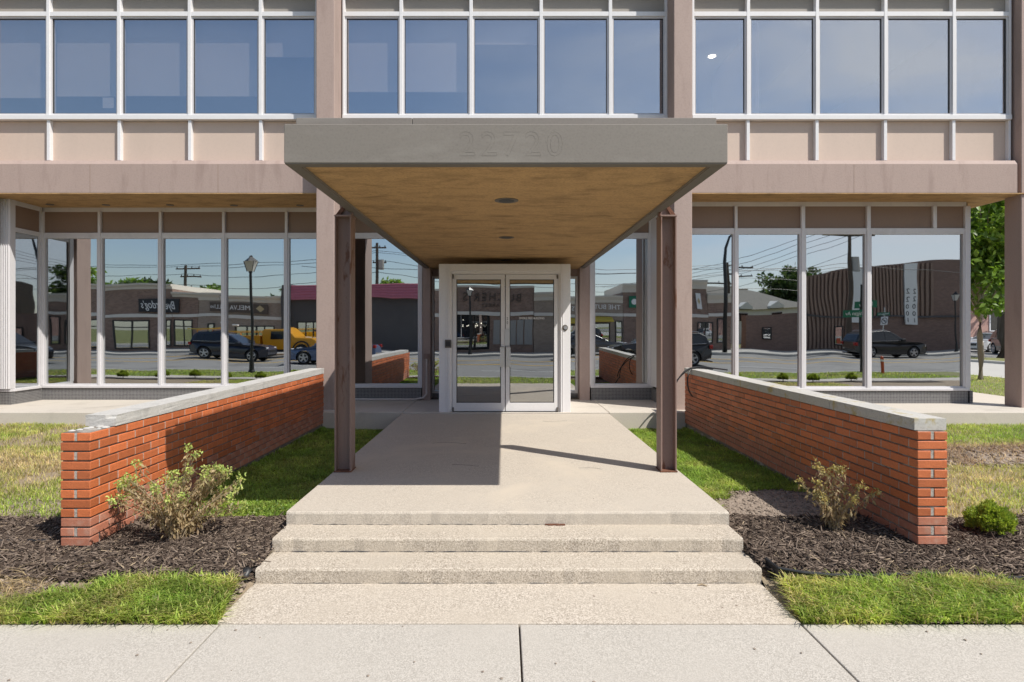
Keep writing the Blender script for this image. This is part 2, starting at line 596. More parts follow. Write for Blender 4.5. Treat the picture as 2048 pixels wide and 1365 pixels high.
def dup(root, loc, rz, label=None, group=None):
    r = root.copy()
    COL.objects.link(r)
    r.location = loc
    r.rotation_euler = (0, 0, rz)
    if label:
        r['label'] = label
    if group:
        r['group'] = group
    for ch in list(root.children):
        c = ch.copy()
        COL.objects.link(c)
        c.parent = r
        for g in list(ch.children):
            d = g.copy()
            COL.objects.link(d)
            d.parent = c
    return r


def B(x0, x1, y0, y1, z0, z1):
    return MB().box(x0, x1, y0, y1, z0, z1)


def text(name, body, size, mat, loc, parent=None, face='front', extrude=0.004, align='CENTER', shear=0.0, outline=0.0, space=1.0, local=False, sx=1.0):
    """lettering as a mesh; face 'front' looks toward -Y, 'back' toward +Y"""
    cu = bpy.data.curves.new(name, 'FONT')
    cu.body = body
    cu.size = size
    cu.extrude = extrude
    cu.align_x = align
    cu.align_y = 'CENTER'
    cu.shear = shear
    cu.space_character = space
    cu.resolution_u = 3
    if outline:
        cu.fill_mode = 'NONE'
        cu.extrude = 0
        cu.bevel_depth = outline
        cu.bevel_resolution = 0
    tmp = bpy.data.objects.new('tmp_text', cu)
    COL.objects.link(tmp)
    bpy.context.view_layer.update()
    me = bpy.data.meshes.new_from_object(tmp.evaluated_get(bpy.context.evaluated_depsgraph_get()))
    COL.objects.unlink(tmp)
    bpy.data.objects.remove(tmp)
    R = Matrix.Rotation(math.radians(90), 4, 'X')
    if face == 'back':
        R = Matrix.Rotation(math.pi, 4, 'Z') @ R
    me.transform(Matrix.Translation(Vector(loc)) @ R @ Matrix.Diagonal((sx, 1, 1, 1)))
    me.materials.clear()
    me.materials.append(mat)
    me.name = name
    return link(name, me, parent, local)


def np_mesh(name, verts, faces, cols, mat, nper):
    """fast mesh from arrays: verts (n,3), faces (m,k) with k constant, cols (n,3) -> point attribute Col"""
    me = bpy.data.meshes.new(name)
    nv, nf, k = len(verts), len(faces), faces.shape[1]
    me.vertices.add(nv)
    me.vertices.foreach_set('co', np.ascontiguousarray(verts, dtype=np.float32).ravel())
    me.loops.add(nf * k)
    me.loops.foreach_set('vertex_index', np.ascontiguousarray(faces, dtype=np.int32).ravel())
    me.polygons.add(nf)
    me.polygons.foreach_set('loop_start', np.arange(0, nf * k, k, dtype=np.int32))
    me.polygons.foreach_set('loop_total', np.full(nf, k, dtype=np.int32))
    me.update(calc_edges=True)
    a = me.attributes.new('Col', 'FLOAT_COLOR', 'POINT')
    c4 = np.ones((nv, 4), dtype=np.float32)
    c4[:, :3] = cols
    a.data.foreach_set('color', c4.ravel())
    me.materials.append(mat)
    return me


# ------------------------------------------------------------------ ground heights
SL, SR = -1.70, 1.765           # edges of the steps and path
WX = 3.05                       # inner faces of the two brick walls


def ground_z(x, y):
    x, y = np.asarray(x, float), np.asarray(y, float)
    front = np.interp(y, [3.5, 3.58, 4.0, 4.45, 5.1], [-0.02, 0.0, 0.035, 0.115, 0.125])
    outer = np.interp(y, [5.1, 7, 10.3], [0.125, 0.115, 0.11])
    inner = np.interp(y, [5.1, 6.0, 8.0, 10.3], [0.125, 0.10, 0.05, 0.015])
    w = np.clip((np.abs(x) - WX + 0.1) / 0.2, 0, 1)
    z = np.where(y < 5.1, front, outer * w + inner * (1 - w))
    edge = np.where(x < 0, SL - x, x - SR)
    z = np.where(y < 4.2, z * np.clip(edge / 0.09, 0, 1) - 0.012 * np.clip(1 - edge / 0.05, 0, 1), z)
    z = z + 0.010 * np.clip(edge / 0.2, 0, 1) * np.sin(x * 3.1 + y * 2.3) * np.sin(y * 4.1 - x * 1.7)
    return z


def grid_sheet(name, x0, x1, y0, y1, step, mat, dz=0.0, kind='structure', edge=None):
    xs = np.linspace(x0, x1, max(2, int((x1 - x0) / step) + 1))
    ys = np.linspace(y0, y1, max(2, int((y1 - y0) / step) + 1))
    X, Y = np.meshgrid(xs, ys)
    if edge is not None:
        Y = edge(X, Y)
    Z = ground_z(X, Y) + dz
    V = np.stack([X, Y, Z], -1).reshape(-1, 3)
    nx, ny = len(xs), len(ys)
    i = np.arange(nx - 1)[None, :] + np.arange(ny - 1)[:, None] * nx
    Fc = np.stack([i, i + 1, i + 1 + nx, i + nx], -1).reshape(-1, 4)
    me = np_mesh(name, V, Fc, np.ones((len(V), 3)), mat, 4)
    me.shade_smooth()
    o = link(name, me)
    o['kind'] = kind
    return o


def structure(o):
    o['kind'] = 'structure'
    return o


# ------------------------------------------------------------------ the setting: ground, road, pavement
structure(B(-400, 400, -300, 400, -1.2, -0.26).build('ground', m_farlawn))
# main road with kerbs
structure(B(-150, 150, -18.6, -1.25, -0.5, -0.15).build('road', m_asphalt))
structure(B(-150, 17.6, -1.25, -1.08, -0.4, 0.0).build('kerb', m_kerb, bevel=0.02))
structure(B(-150, 150, -18.80, -18.6, -0.4, 0.0).build('kerb', m_kerb, bevel=0.02))
structure(B(-150, 150, -26.0, -18.80, -0.4, -0.01).build('far_pavement', m_walk))
for y in (-10.3, -10.55, -13.9, -14.15):
    structure(B(-150, 150, y, y + 0.11, -0.148, -0.144).build('road_marking', m_yellow))
for i in range(-9, 9):
    structure(B(i * 12.0 - 1.0, i * 12.0 + 2.2, -6.15, -6.03, -0.148, -0.144).build('road_marking', m_roadwhite))
# side street to the right of the building
structure(B(17.9, 26.0, -1.25, 200, -0.5, -0.148).build('side_road', m_walk))
structure(B(17.65, 17.9, -0.9, 200, -0.4, -0.02).build('kerb', m_kerb, bevel=0.02))
structure(B(26.0, 26.3, -1.0, 200, -0.4, -0.01).build('kerb', m_kerb, bevel=0.02))
structure(B(26.3, 29.0, 2.0, 200, -0.4, -0.03).build('verge', m_farlawn))
structure(B(29.0, 90, 20.0, 200, -0.4, -0.06).build('car_park', m_asphalt))
structure(B(-150, 17.65, -1.08, 2.08, -0.4, -0.03).build('verge', m_farlawn))
structure(B(12.6, 17.65, 3.66, 200, -0.4, -0.02).build('verge', m_farlawn))
structure(B(10.4, 12.0, 9.4, 60, -0.4, 0.06).build('side_walk', m_terrace, bevel=0.015))
# pavement of separate slabs
pave = thing('pavement', None, None, (0, 2.8, 0))
pave['kind'] = 'structure'
jx = [-1.68 - 1.72 * k for k in range(9, 0, -1)] + [-1.68, 0.09, 1.757] + [1.757 + 1.72 * k for k in range(1, 10)]
for a, b in zip(jx[:-1], jx[1:]):
    B(a + 0.005, b - 0.005, 2.08, 3.578, -0.25, random.uniform(-0.004, 0.0)).build('slab', m_conc, pave, bevel=0.006, seg=2)
B(jx[0], jx[-1], 2.09, 3.56, -0.3, -0.04).build('joint_bed', m_soil, pave)

# path, steps, landing, terrace
st = thing('entrance_steps', None, None, (0, 4.14, 0))
st['kind'] = 'structure'
B(SL - 0.015, SR - 0.005, 3.585, 4.16, -0.2, 0.0).build('path_slab', m_path, st, bevel=0.006, seg=2)


def step_block(name, x0, x1, y0, y1, z0, z1, mat, r=0.016):
    # a slab with a rounded, faintly uneven nosing
    m = MB()
    n = 46
    xs = [x0 + (x1 - x0) * i / n for i in range(n + 1)]
    rr = random.Random(int(y0 * 1000))
    rows = []
    for i, x in enumerate(xs):
        e = rr.uniform(-0.004, 0.004) + (0.008 if rr.random() < 0.06 else 0)
        ez = rr.uniform(-0.002, 0.002)
        c = [(y1, z0), (y0 + e, z0), (y0 + e, z1 - r), (y0 + e + r * 0.3, z1 - r * 0.3 + ez), (y0 + e + r, z1 + ez), (y0 + 0.06, z1), (y1, z1)]
        rows.append([(x, yy, zz) for yy, zz in c])
    k = len(rows[0])
    vs = [p for row in rows for p in row]
    fs = []
    for i in range(n):
        for j in range(k - 1):
            fs.append((i * k + j, i * k + j + 1, (i + 1) * k + j + 1, (i + 1) * k + j))
    fs += [tuple(range(k)), tuple(range(n * k, n * k + k))[::-1]]
    m.add(vs, fs)
    return m.build(name, mat, st)


step_block('step', SL, SR, 4.14, 4.47, -0.1, 0.1, m_step)
step_block('step', SL - 0.005, SR - 0.005, 4.45, 4.78, 0.0, 0.2, m_step)
step_block('landing', SL - 0.015, SR + 0.005, 4.76, 10.22, 0.1, 0.3, m_land)
tr = thing('terrace', None, None, (0, 10.2, 0))
tr['kind'] = 'structure'
B(-16, SL - 0.02, 10.2, 30, -0.1, 0.325).build('slab', m_terrace, tr, bevel=0.012, seg=2)
B(SL - 0.02, SR + 0.01, 10.23, 30, -0.1, 0.318).build('slab', m_terrace, tr, bevel=0.006)
B(SR + 0.01, 10.4, 10.2, 30, -0.1, 0.325).build('slab', m_terrace, tr, bevel=0.012, seg=2)

ck = MB()
rr = random.Random(3)
for (yy, zz, xa, xb, r_) in ((4.4478, 0.1025, SL + 0.02, SR - 0.02, 0.0035), (4.1378, 0.0015, SL + 0.1, SR - 0.1, 0.0022), (4.7578, 0.2015, SL + 0.2, 0.4, 0.002)):
    xs_ = np.linspace(xa, xb, 70)
    ck.tube([(x, yy, zz + rr.uniform(-0.001, 0.003)) for x in xs_], [max(0.0004, r_ * rr.uniform(-0.3, 1.3)) for _ in xs_], 4)
ck.build('open_joint', m_gasket, st)
ck = MB()
for (x, y, a, n_) in ((-0.9, 7.6, 0.3, 10), (-0.55, 6.4, 0.2, 7), (0.6, 9.4, -0.1, 9), (1.0, 6.2, 2.6, 6)):
    P = []
    for q in range(n_):
        P.append((x, y, 0.3005))
        a += rr.uniform(-0.5, 0.5)
        x += math.cos(a) * 0.05
        y += math.sin(a) * 0.05
    ck.tube(P, 0.0016, 4)
ck.build('crack', m_gasket, st)

# lawns and beds
grid_sheet('lawn', -15, SL, 3.58, 10.25, 0.16, m_lawnsoil)
grid_sheet('lawn', SR, 15, 3.58, 10.25, 0.16, m_lawnsoil)


def left_bed(X, Y):
    t = (Y - 4.05) / 1.05
    lo = 4.06 + 0.02 * np.sin(X * 5) + np.clip((X + 1.75) * 0.25 + 0.05, 0, 0.15)
    hi = 5.12 + 0.03 * np.sin(X * 4 + 1)
    return lo + (hi - lo) * t


def right_bed(X, Y):
    t = (Y - 4.05) / 1.05
    lo = 4.10 + 0.03 * np.sin(X * 3.1) + np.clip((2.25 - X) * 0.16, 0, 0.1)
    hi = 5.14 + 0.03 * np.sin(X * 4 + 2)
    return lo + (hi - lo) * t


grid_sheet('mulch_bed', -13, SL, 4.05, 5.10, 0.12, m_mulchbase, 0.012, edge=left_bed)
grid_sheet('mulch_bed', SR + 0.01, 13, 4.05, 5.10, 0.12, m_mulchbase, 0.012, edge=right_bed)
grid_sheet('bare_soil', SR + 0.012, WX - 0.01, 5.10, 6.15, 0.08, m_soil, 0.010,
           edge=lambda X, Y: 5.1 + (Y - 5.1) * (0.62 + 0.38 * np.clip((X - 2.1) / 0.5, 0, 1)) )
grid_sheet('bare_soil', 3.6, 9.5, 7.05, 8.35, 0.16, m_soil, 0.008,
           edge=lambda X, Y: 7.7 + (Y - 7.7) * (0.8 + 0.25 * np.sin(X * 2.3)))
grid_sheet('bare_soil', -6.0, -3.75, 5.15, 5.65, 0.1, m_soil, 0.008)

# ------------------------------------------------------------------ the office building
bld = thing('office_building', 'two storey brown office building with bands of white framed mirrored windows', 'building', (0, 10.5, 0))
YF, YB = 10.50, 11.15       # columns front and back
YU = 10.93                  # front of the upper mullions
YP = 11.02                  # spandrel panels
YBEAM = 10.75
ZS = 4.15                   # soffit
for x0, x1, yf in ((-3.26, -2.945, YF), (2.95, 3.265, YF), (9.22, 9.55, 10.78), (-9.88, -9.55, YF)):
    B(x0, x1, yf, YB, 0.31, 9.3).build('column', m_brown, bld, bevel=0.008)
for a, b in ((-9.55, -3.26), (-2.945, 2.95), (3.265, 9.12), (-15.6, -9.88)):
    # floor beam with a sloping ledge
    MB().prism([(YBEAM, ZS), (11.6, ZS), (11.6, 4.775), (10.96, 4.775), (10.80, 4.735), (YBEAM, 4.66)], a, b, 'x').build('floor_beam', m_brown, bld)
    B(a, b, YBEAM + 0.06, 11.6, 8.0, 8.8).build('roof_beam', m_brown, bld)
for px in (436, 876, 1708, 180):
    x = PX(px, YBEAM)
    B(x - 0.003, x + 0.003, YBEAM - 0.0015, YBEAM + 0.01, ZS + 0.002, 4.655).build('sealant_joint', m_umber, bld)
B(9.12, 9.22, 10.86, 11.6, ZS, 4.72).build('floor_beam', m_brown, bld)
# soffit under the floor beam
MB().box(-15.6, -1.72, 10.752, 12.4, ZS - 0.02, ZS - 0.002).box(1.75, 9.3, 10.752, 12.4, ZS - 0.02, ZS - 0.002).build('soffit', m_soffit, bld)
for px, py in ((100, 409), (212, 410), (340, 410), (468, 411), (600, 411)):
    y = (ZS - 0.02 - EYE) * F / (656 - py)
    MB().cyl((PX(px, y), y, ZS - 0.030), (PX(px, y), y, ZS - 0.018), 0.07, n=14).build('vent_cap', m_rim, bld)
B(-9.548, -9.2, YF, 10.95, 0.31, ZS - 0.003).build('pier', m_brown, bld, bevel=0.008)  # added out of view so the column's mirror image falls in the left glass
# interior shell
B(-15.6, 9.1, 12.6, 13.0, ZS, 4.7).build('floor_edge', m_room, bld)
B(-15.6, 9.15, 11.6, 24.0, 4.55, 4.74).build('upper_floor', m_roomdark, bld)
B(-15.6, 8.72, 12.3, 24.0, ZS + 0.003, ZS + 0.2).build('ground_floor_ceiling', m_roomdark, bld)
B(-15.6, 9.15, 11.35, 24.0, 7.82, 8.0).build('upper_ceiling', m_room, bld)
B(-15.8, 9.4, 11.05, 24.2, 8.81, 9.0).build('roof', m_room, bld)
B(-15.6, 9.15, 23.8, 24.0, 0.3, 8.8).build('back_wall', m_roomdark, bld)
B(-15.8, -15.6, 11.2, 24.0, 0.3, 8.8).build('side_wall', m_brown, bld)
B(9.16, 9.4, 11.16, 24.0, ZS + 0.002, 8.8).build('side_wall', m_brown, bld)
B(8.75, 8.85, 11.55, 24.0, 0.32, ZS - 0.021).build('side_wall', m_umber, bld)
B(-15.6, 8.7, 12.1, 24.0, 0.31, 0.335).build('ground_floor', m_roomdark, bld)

# upper storey: mullions, transoms, spandrel panels, windows
Z_SILL, Z_TR, Z_HEAD = 5.555, 7.425, 7.78
bays = [[-190, -47, 95.5, 237, 378.5, 520.5, 633], [687, 802, 942, 1082.5, 1221, 1333], [1386.5, 1497, 1635, 1772, 1909, 2021]]
shade_bottom = {(0, 1): 193, (0, 2): 190, (0, 3): 189, (0, 4): 190, (0, 5): 111, (1, 0): 181, (1, 1): 181, (1, 2): 86}
for bi, cols in enumerate(bays):
    xs = [PX(c, YU) for c in cols]
    x_lo, x_hi = xs[0], xs[-1]
    if bi == 0:
        x_lo = -10.2
    for i, x in enumerate(xs):
        w = 0.030 if 0 < i < len(xs) - 1 or bi == 0 and i == 0 else 0.020
        MB().box(x - w, x + w, YU, 11.06, Z_SILL + 0.045, Z_HEAD).box(x - w, x + w, YU + 0.012, 11.06, 4.778, Z_SILL - 0.045).build('mullion', m_white, bld, bevel=0.004)
    for i in range(len(xs) - 1):
        a, b = xs[i] + 0.030, xs[i + 1] - 0.030
        if i == 0 and bi:
            a = xs[i] + 0.020
        if i == len(xs) - 2:
            b = xs[i + 1] - 0.020
        B(a, b, YU + 0.004, 11.06, Z_TR - 0.042, Z_TR + 0.042).build('transom', m_white, bld, bevel=0.004)
        B(a, b, YP, YP + 0.08, 4.776, Z_SILL - 0.05).build('spandrel_panel', m_tan, bld)
        B(a, b, YP, YP + 0.08, Z_TR + 0.042, 8.0).build('head_panel', m_taupe, bld)
        f = 0.030
        w = MB()
        w.box(a, a + f, YU + 0.028, 11.05, Z_SILL + 0.045, Z_TR - 0.042).box(b - f, b, YU + 0.028, 11.05, Z_SILL + 0.045, Z_TR - 0.042)
        w.box(a + f, b - f, YU + 0.028, 11.05, Z_SILL + 0.045, Z_SILL + 0.045 + f).box(a + f, b - f, YU + 0.028, 11.05, Z_TR - 0.042 - f, Z_TR - 0.042)
        wo = w.build('window', m_silver, bld)
        g = 0.010
        B(a + f - 0.002, b - f + 0.002, 10.985, 10.993, Z_SILL + 0.045 + f - 0.002, Z_TR - 0.042 - f + 0.002).build('pane', m_glass_up, wo)
        gk = MB()
        z0, z1 = Z_SILL + 0.045 + f, Z_TR - 0.042 - f
        gk.box(a + f, a + f + g, 10.972, 10.984, z0, z1).box(b - f - g, b - f, 10.972, 10.984, z0, z1)
        gk.box(a + f + g, b - f - g, 10.972, 10.984, z0, z0 + g).box(a + f + g, b - f - g, 10.972, 10.984, z1 - g, z1)
        gk.build('gasket', m_gasket, wo)
        if (bi, i) in shade_bottom:
            zb = PZ(shade_bottom[(bi, i)], 11.12)
            B(a - 0.01, b + 0.01, 11.125, 11.13, zb, 7.72).build('roller_shade', m_shade, wo)
            B(a - 0.01, b + 0.01, 11.12, 11.135, zb - 0.03, zb).build('shade_bar', m_shade, wo)
    B(x_lo - 0.02, x_hi + 0.02, YU - 0.015, 11.06, Z_SILL - 0.044, Z_SILL + 0.044).build('sill', m_white, bld, bevel=0.005)
    B(x_lo - 0.02, x_hi + 0.02, YU - 0.015, YP, Z_HEAD, Z_HEAD + 0.08).build('head_bar', m_white, bld, bevel=0.005)
B(PX(204, 10.98), PX(226, 10.98), 10.996, 10.999, PZ(216, 10.98), PZ(195, 10.98)).build('notice', m_shade, bld)
for px, py in ((830, 96), (1424, 113)):
    y = (7.81 - EYE) * F / (656 - py)
    MB().cyl((PX(px, y), y, 7.80), (PX(px, y), y, 7.815), 0.085, n=16).build('ceiling_lamp', m_lampglow, bld)
B(5.0, 5.06, 12.0, 14.5, 4.75, 7.8).build('partition', m_shade, bld)
B(6.6, 6.66, 13.0, 15.5, 4.75, 7.8).build('partition', m_room, bld)

# street level glass walls
ZT, ZTOP, ZSILL, ZPL = 3.585, 4.065, 0.605, 0.565


def glass_wall(y, xs, posts=None, strip=None, first=True, last=True, wall_right=False):
    """a run of street windows along X at depth y: mullions, sill, transom, painted panels above, panes below"""
    posts = posts or {}
    x0, x1 = xs[0], xs[-1]
    B(x0 - 0.03, x1 + 0.03, y - 0.075, y + 0.06, ZPL, ZSILL + 0.012).build('sill', m_silver, bld, bevel=0.005)
    B(x0 - 0.01, x1 + 0.01, y - 0.045, y + 0.06, 0.318, ZPL - 0.002).build('plinth', m_mosaic, bld)
    B(x0, x1, y - 0.02, y + 0.05, ZTOP - 0.02, ZS - 0.021).build('head_bar', m_silver, bld)
    for i, x in enumerate(xs):
        w = posts.get(i, 0.027)
        if w:
            B(x - w, x + w, y - 0.065, y + 0.05, ZSILL + 0.012, ZTOP - 0.02).build('mullion', m_silver, bld, bevel=0.005)
    sx = strip or xs
    for x in sx:
        if all(abs(x - q) > 0.05 for q in xs):
            B(x - 0.036, x + 0.036, y - 0.06, y + 0.05, ZT + 0.044, ZTOP - 0.02).build('mullion', m_silver, bld, bevel=0.005)
    for i in range(len(xs) - 1):
        a, b = xs[i] + posts.get(i, 0.027), xs[i + 1] - posts.get(i + 1, 0.027)
        B(a, b, y - 0.052, y + 0.05, ZT - 0.042, ZT + 0.042).build('transom', m_silver, bld, bevel=0.004)
        f = 0.026
        w = MB()
        z0, z1 = ZSILL + 0.012, ZT - 0.042
        w.box(a, a + f, y - 0.045, y + 0.03, z0, z1).box(b - f, b, y - 0.045, y + 0.03, z0, z1)
        w.box(a + f, b - f, y - 0.045, y + 0.03, z0, z0 + f).box(a + f, b - f, y - 0.045, y + 0.03, z1 - f, z1)
        wo = w.build('window', m_silver, bld)
        t = random.uniform(-0.003, 0.003)
        t2 = random.uniform(-0.0014, 0.0014)
        p = MB()
        xa, xb, za, zb = a + f - 0.003, b - f + 0.003, z0 + f - 0.003, z1 - f + 0.003
        hw, hz = (xb - xa) / 2, (zb - za) / 2
        vs = []
        for yy in (0.0, 0.008):
            for (X, Z, sxg, szg) in ((xa, za, -1, -1), (xb, za, 1, -1), (xb, zb, 1, 1), (xa, zb, -1, 1)):
                vs.append((X, y + yy + sxg * hw * t + szg * hz * t2, Z))
        p.add(vs, [(0, 1, 2, 3), (7, 6, 5, 4), (0, 4, 5, 1), (1, 5, 6, 2), (2, 6, 7, 3), (3, 7, 4, 0)])
        p.build('pane', m_glass_low, wo)
    sx = sorted(sx)
    for a, b in zip(sx[:-1], sx[1:]):
        B(a + 0.036, b - 0.036, y - 0.012, y + 0.03, ZT + 0.042, ZTOP - 0.02).build('transom_panel', m_umber, bld)


YL, YR = 12.0, 11.45
XCL = PX(83, YL)
glass_wall(YL, [XCL, PX(202, YL), PX(323.5, YL), PX(449.5, YL), PX(574.5, YL), PX(700, YL), PX(842, YL)], posts={0: 0.075, 6: 0.03})
glass_wall(YL, [PX(1183, YL), PX(1302, YL)], posts={0: 0.04, 1: 0.05})
glass_wall(YR, [2.93, PX(1470, YR), PX(1603.5, YR), PX(1734, YR), PX(1931, YR)], posts={0: 0.05, 4: 0.05, 2: 0.036, 3: 0.036},
           strip=[2.93, PX(1470, YR), PX(1603.5, YR), PX(1734, YR), PX(1866, YR), PX(1931, YR)])
# return on the far left (faces right), with its fluted posts
YQ = 11.15
xr = XCL + 0.02
w = MB()
w.box(xr - 0.06, xr + 0.06, YQ + 0.12, YL - 0.1, ZPL, ZSILL + 0.012).build('sill', m_silver, bld, bevel=0.005)
B(xr - 0.06, xr + 0.035, YQ + 0.1, YL - 0.05, 0.318, ZPL - 0.002).build('plinth', m_mosaic, bld)
B(xr - 0.05, xr + 0.03, YQ + 0.12, YL - 0.07, ZT - 0.04, ZT + 0.04).build('transom', m_silver, bld)
B(xr - 0.05, xr + 0.02, YQ + 0.12, YL - 0.07, ZTOP - 0.02, ZS - 0.021).build('head_bar', m_silver, bld)
B(xr - 0.03, xr + 0.005, YQ + 0.12, YL - 0.07, ZT + 0.04, ZTOP - 0.02).build('transom_panel', m_umber, bld)
w = MB()
w.box(xr - 0.02, xr + 0.02, YQ + 0.12, YQ + 0.16, ZSILL + 0.012, ZT - 0.04).box(xr - 0.02, xr + 0.02, YL - 0.12, YL - 0.075, ZSILL + 0.012, ZT - 0.04)
wo = w.build('window', m_silver, bld)
B(xr - 0.004, xr + 0.004, YQ + 0.16, YL - 0.12, ZSILL + 0.012, ZT - 0.04).build('pane', m_glass_low, wo)
# fluted corner cladding
fl = MB()
xl = PX(31, YQ + 0.14)
n = 9
pts = []
for i in range(n * 4):
    t = i / (n * 4 - 1)
    pts.append((xl - 0.36 + 0.36 * t, YQ + (0.0 if (i // 2) % 2 == 0 else 0.018)))
poly = pts + [(xl, YQ + 0.14), (xl - 0.36, YQ + 0.14)]
fl.prism(poly, 0.62, ZS - 0.022, 'z')
fl.build('fluted_post', m_silver, bld)
for k in range(4):
    MB().cyl((XCL - 0.05 + k * 0.035, YL - 0.085, ZSILL + 0.02), (XCL - 0.05 + k * 0.035, YL - 0.085, ZS - 0.03), 0.012, n=8).build('flute', m_silver, bld)
B(xl - 1.6, xl, YQ + 0.03, YQ + 0.14, ZPL, ZSILL + 0.012).build('sill', m_silver, bld, bevel=0.005)
B(xl - 1.6, xl - 0.01, YQ + 0.04, YQ + 0.14, 0.318, ZPL - 0.002).build('plinth', m_mosaic, bld)
B(xl - 6.3, xl - 0.37, YQ + 0.05, YQ + 0.10, ZSILL + 0.012, ZS - 0.022).build('pane', m_glass_low, bld)
B(xl - 6.3, xl - 1.6, YQ + 0.04, YQ + 0.14, 0.318, ZSILL + 0.012).build('plinth', m_mosaic, bld)
# return between the middle and the right windows, and the right corner
B(2.90, 2.96, YR + 0.06, YL - 0.03, 0.61, ZS - 0.022).build('return_panel', m_silver, bld)
B(2.91, 2.97, YR + 0.06, YL - 0.06, 0.318, ZPL).build('plinth', m_mosaic, bld)
B(PX(1931, YR) + 0.052, PX(1931, YR) + 0.11, YR - 0.04, YR + 0.1, 0.318, ZPL - 0.002).build('plinth', m_mosaic, bld)

# brown piers, sidelights and recess wall beside the doors
for x0, x1 in ((PX(842, YL) + 0.03, PX(861, YL)), (PX(1159, YL), PX(1183, YL) - 0.04)):
    B(x0, x1, YL - 0.05, 12.5, 0.318, ZS).build('pier', m_brown, bld)
for x0, x1, ea, eb in ((-1.47, -1.06, 0.03, 0.03), (1.08, 1.50, 0.03, 0.03)):
    y = 12.35
    w = MB()
    w.box(x0, x0 + 0.04, y - 0.05, y + 0.05, 0.42, 2.80).box(x1 - 0.04, x1, y - 0.05, y + 0.05, 0.42, 2.80)
    w.box(x0 + 0.04, x1 - 0.04, y - 0.05, y + 0.05, 0.42, 0.47).box(x0 + 0.04, x1 - 0.04, y - 0.05, y + 0.05, 2.75, 2.80)
    wo = w.build('sidelight', m_white, bld)
    B(x0 + 0.038, x1 - 0.038, y, y + 0.008, 0.468, 2.752).build('pane', m_glass_low, wo)
    B(x0, x1, y - 0.06, y + 0.05, 0.318, 0.418).build('plinth', m_mosaic, bld)
    B(x0, x1, y - 0.03, y + 0.05, 2.802, ZS).build('recess_panel', m_brown, bld)
B(-1.06, 1.08, 12.3, 12.4, 2.84, ZS).build('recess_panel', m_brown, bld)

# entrance vestibule: white frame, two glazed doors
YD = 10.28
vx0, vx1 = PX(878, YD), PX(1141, YD)
dx0, dx1 = PX(904, YD), PX(1117, YD)
zf = 2.835
MB().box(vx0, dx0 - 0.03, YD, YD + 0.16, 0.302, zf).build('door_jamb', m_doorframe, bld, bevel=0.004)
MB().box(dx1 + 0.03, vx1, YD, YD + 0.16, 0.302, zf).build('door_jamb', m_doorframe, bld, bevel=0.004)
for x0, x1 in ((dx0 - 0.03, dx0), (dx1, dx1 + 0.03)):
    B(x0, x1, YD + 0.03, YD + 0.16, 0.302, zf).build('door_stop', m_doorframe, bld)
for x in (vx0 + 0.13, vx1 - 0.13, vx0 + 0.16, vx1 - 0.16):
    B(x - 0.004, x + 0.004, YD - 0.008, YD, 0.31, zf).build('jamb_bead', m_doorframe, bld)
MB().box(dx0 - 0.03, dx1 + 0.03, YD - 0.004, YD + 0.15, 2.715, zf).build('door_head', m_doorframe, bld, bevel=0.003)
B(dx0 - 0.0, dx1 + 0.0, YD + 0.02, YD + 0.1, 2.665, 2.713).build('door_head', m_doorframe, bld)
B(dx0, dx1, YD - 0.01, YD + 0.15, 0.302, 0.318).build('threshold', m_alu, bld)
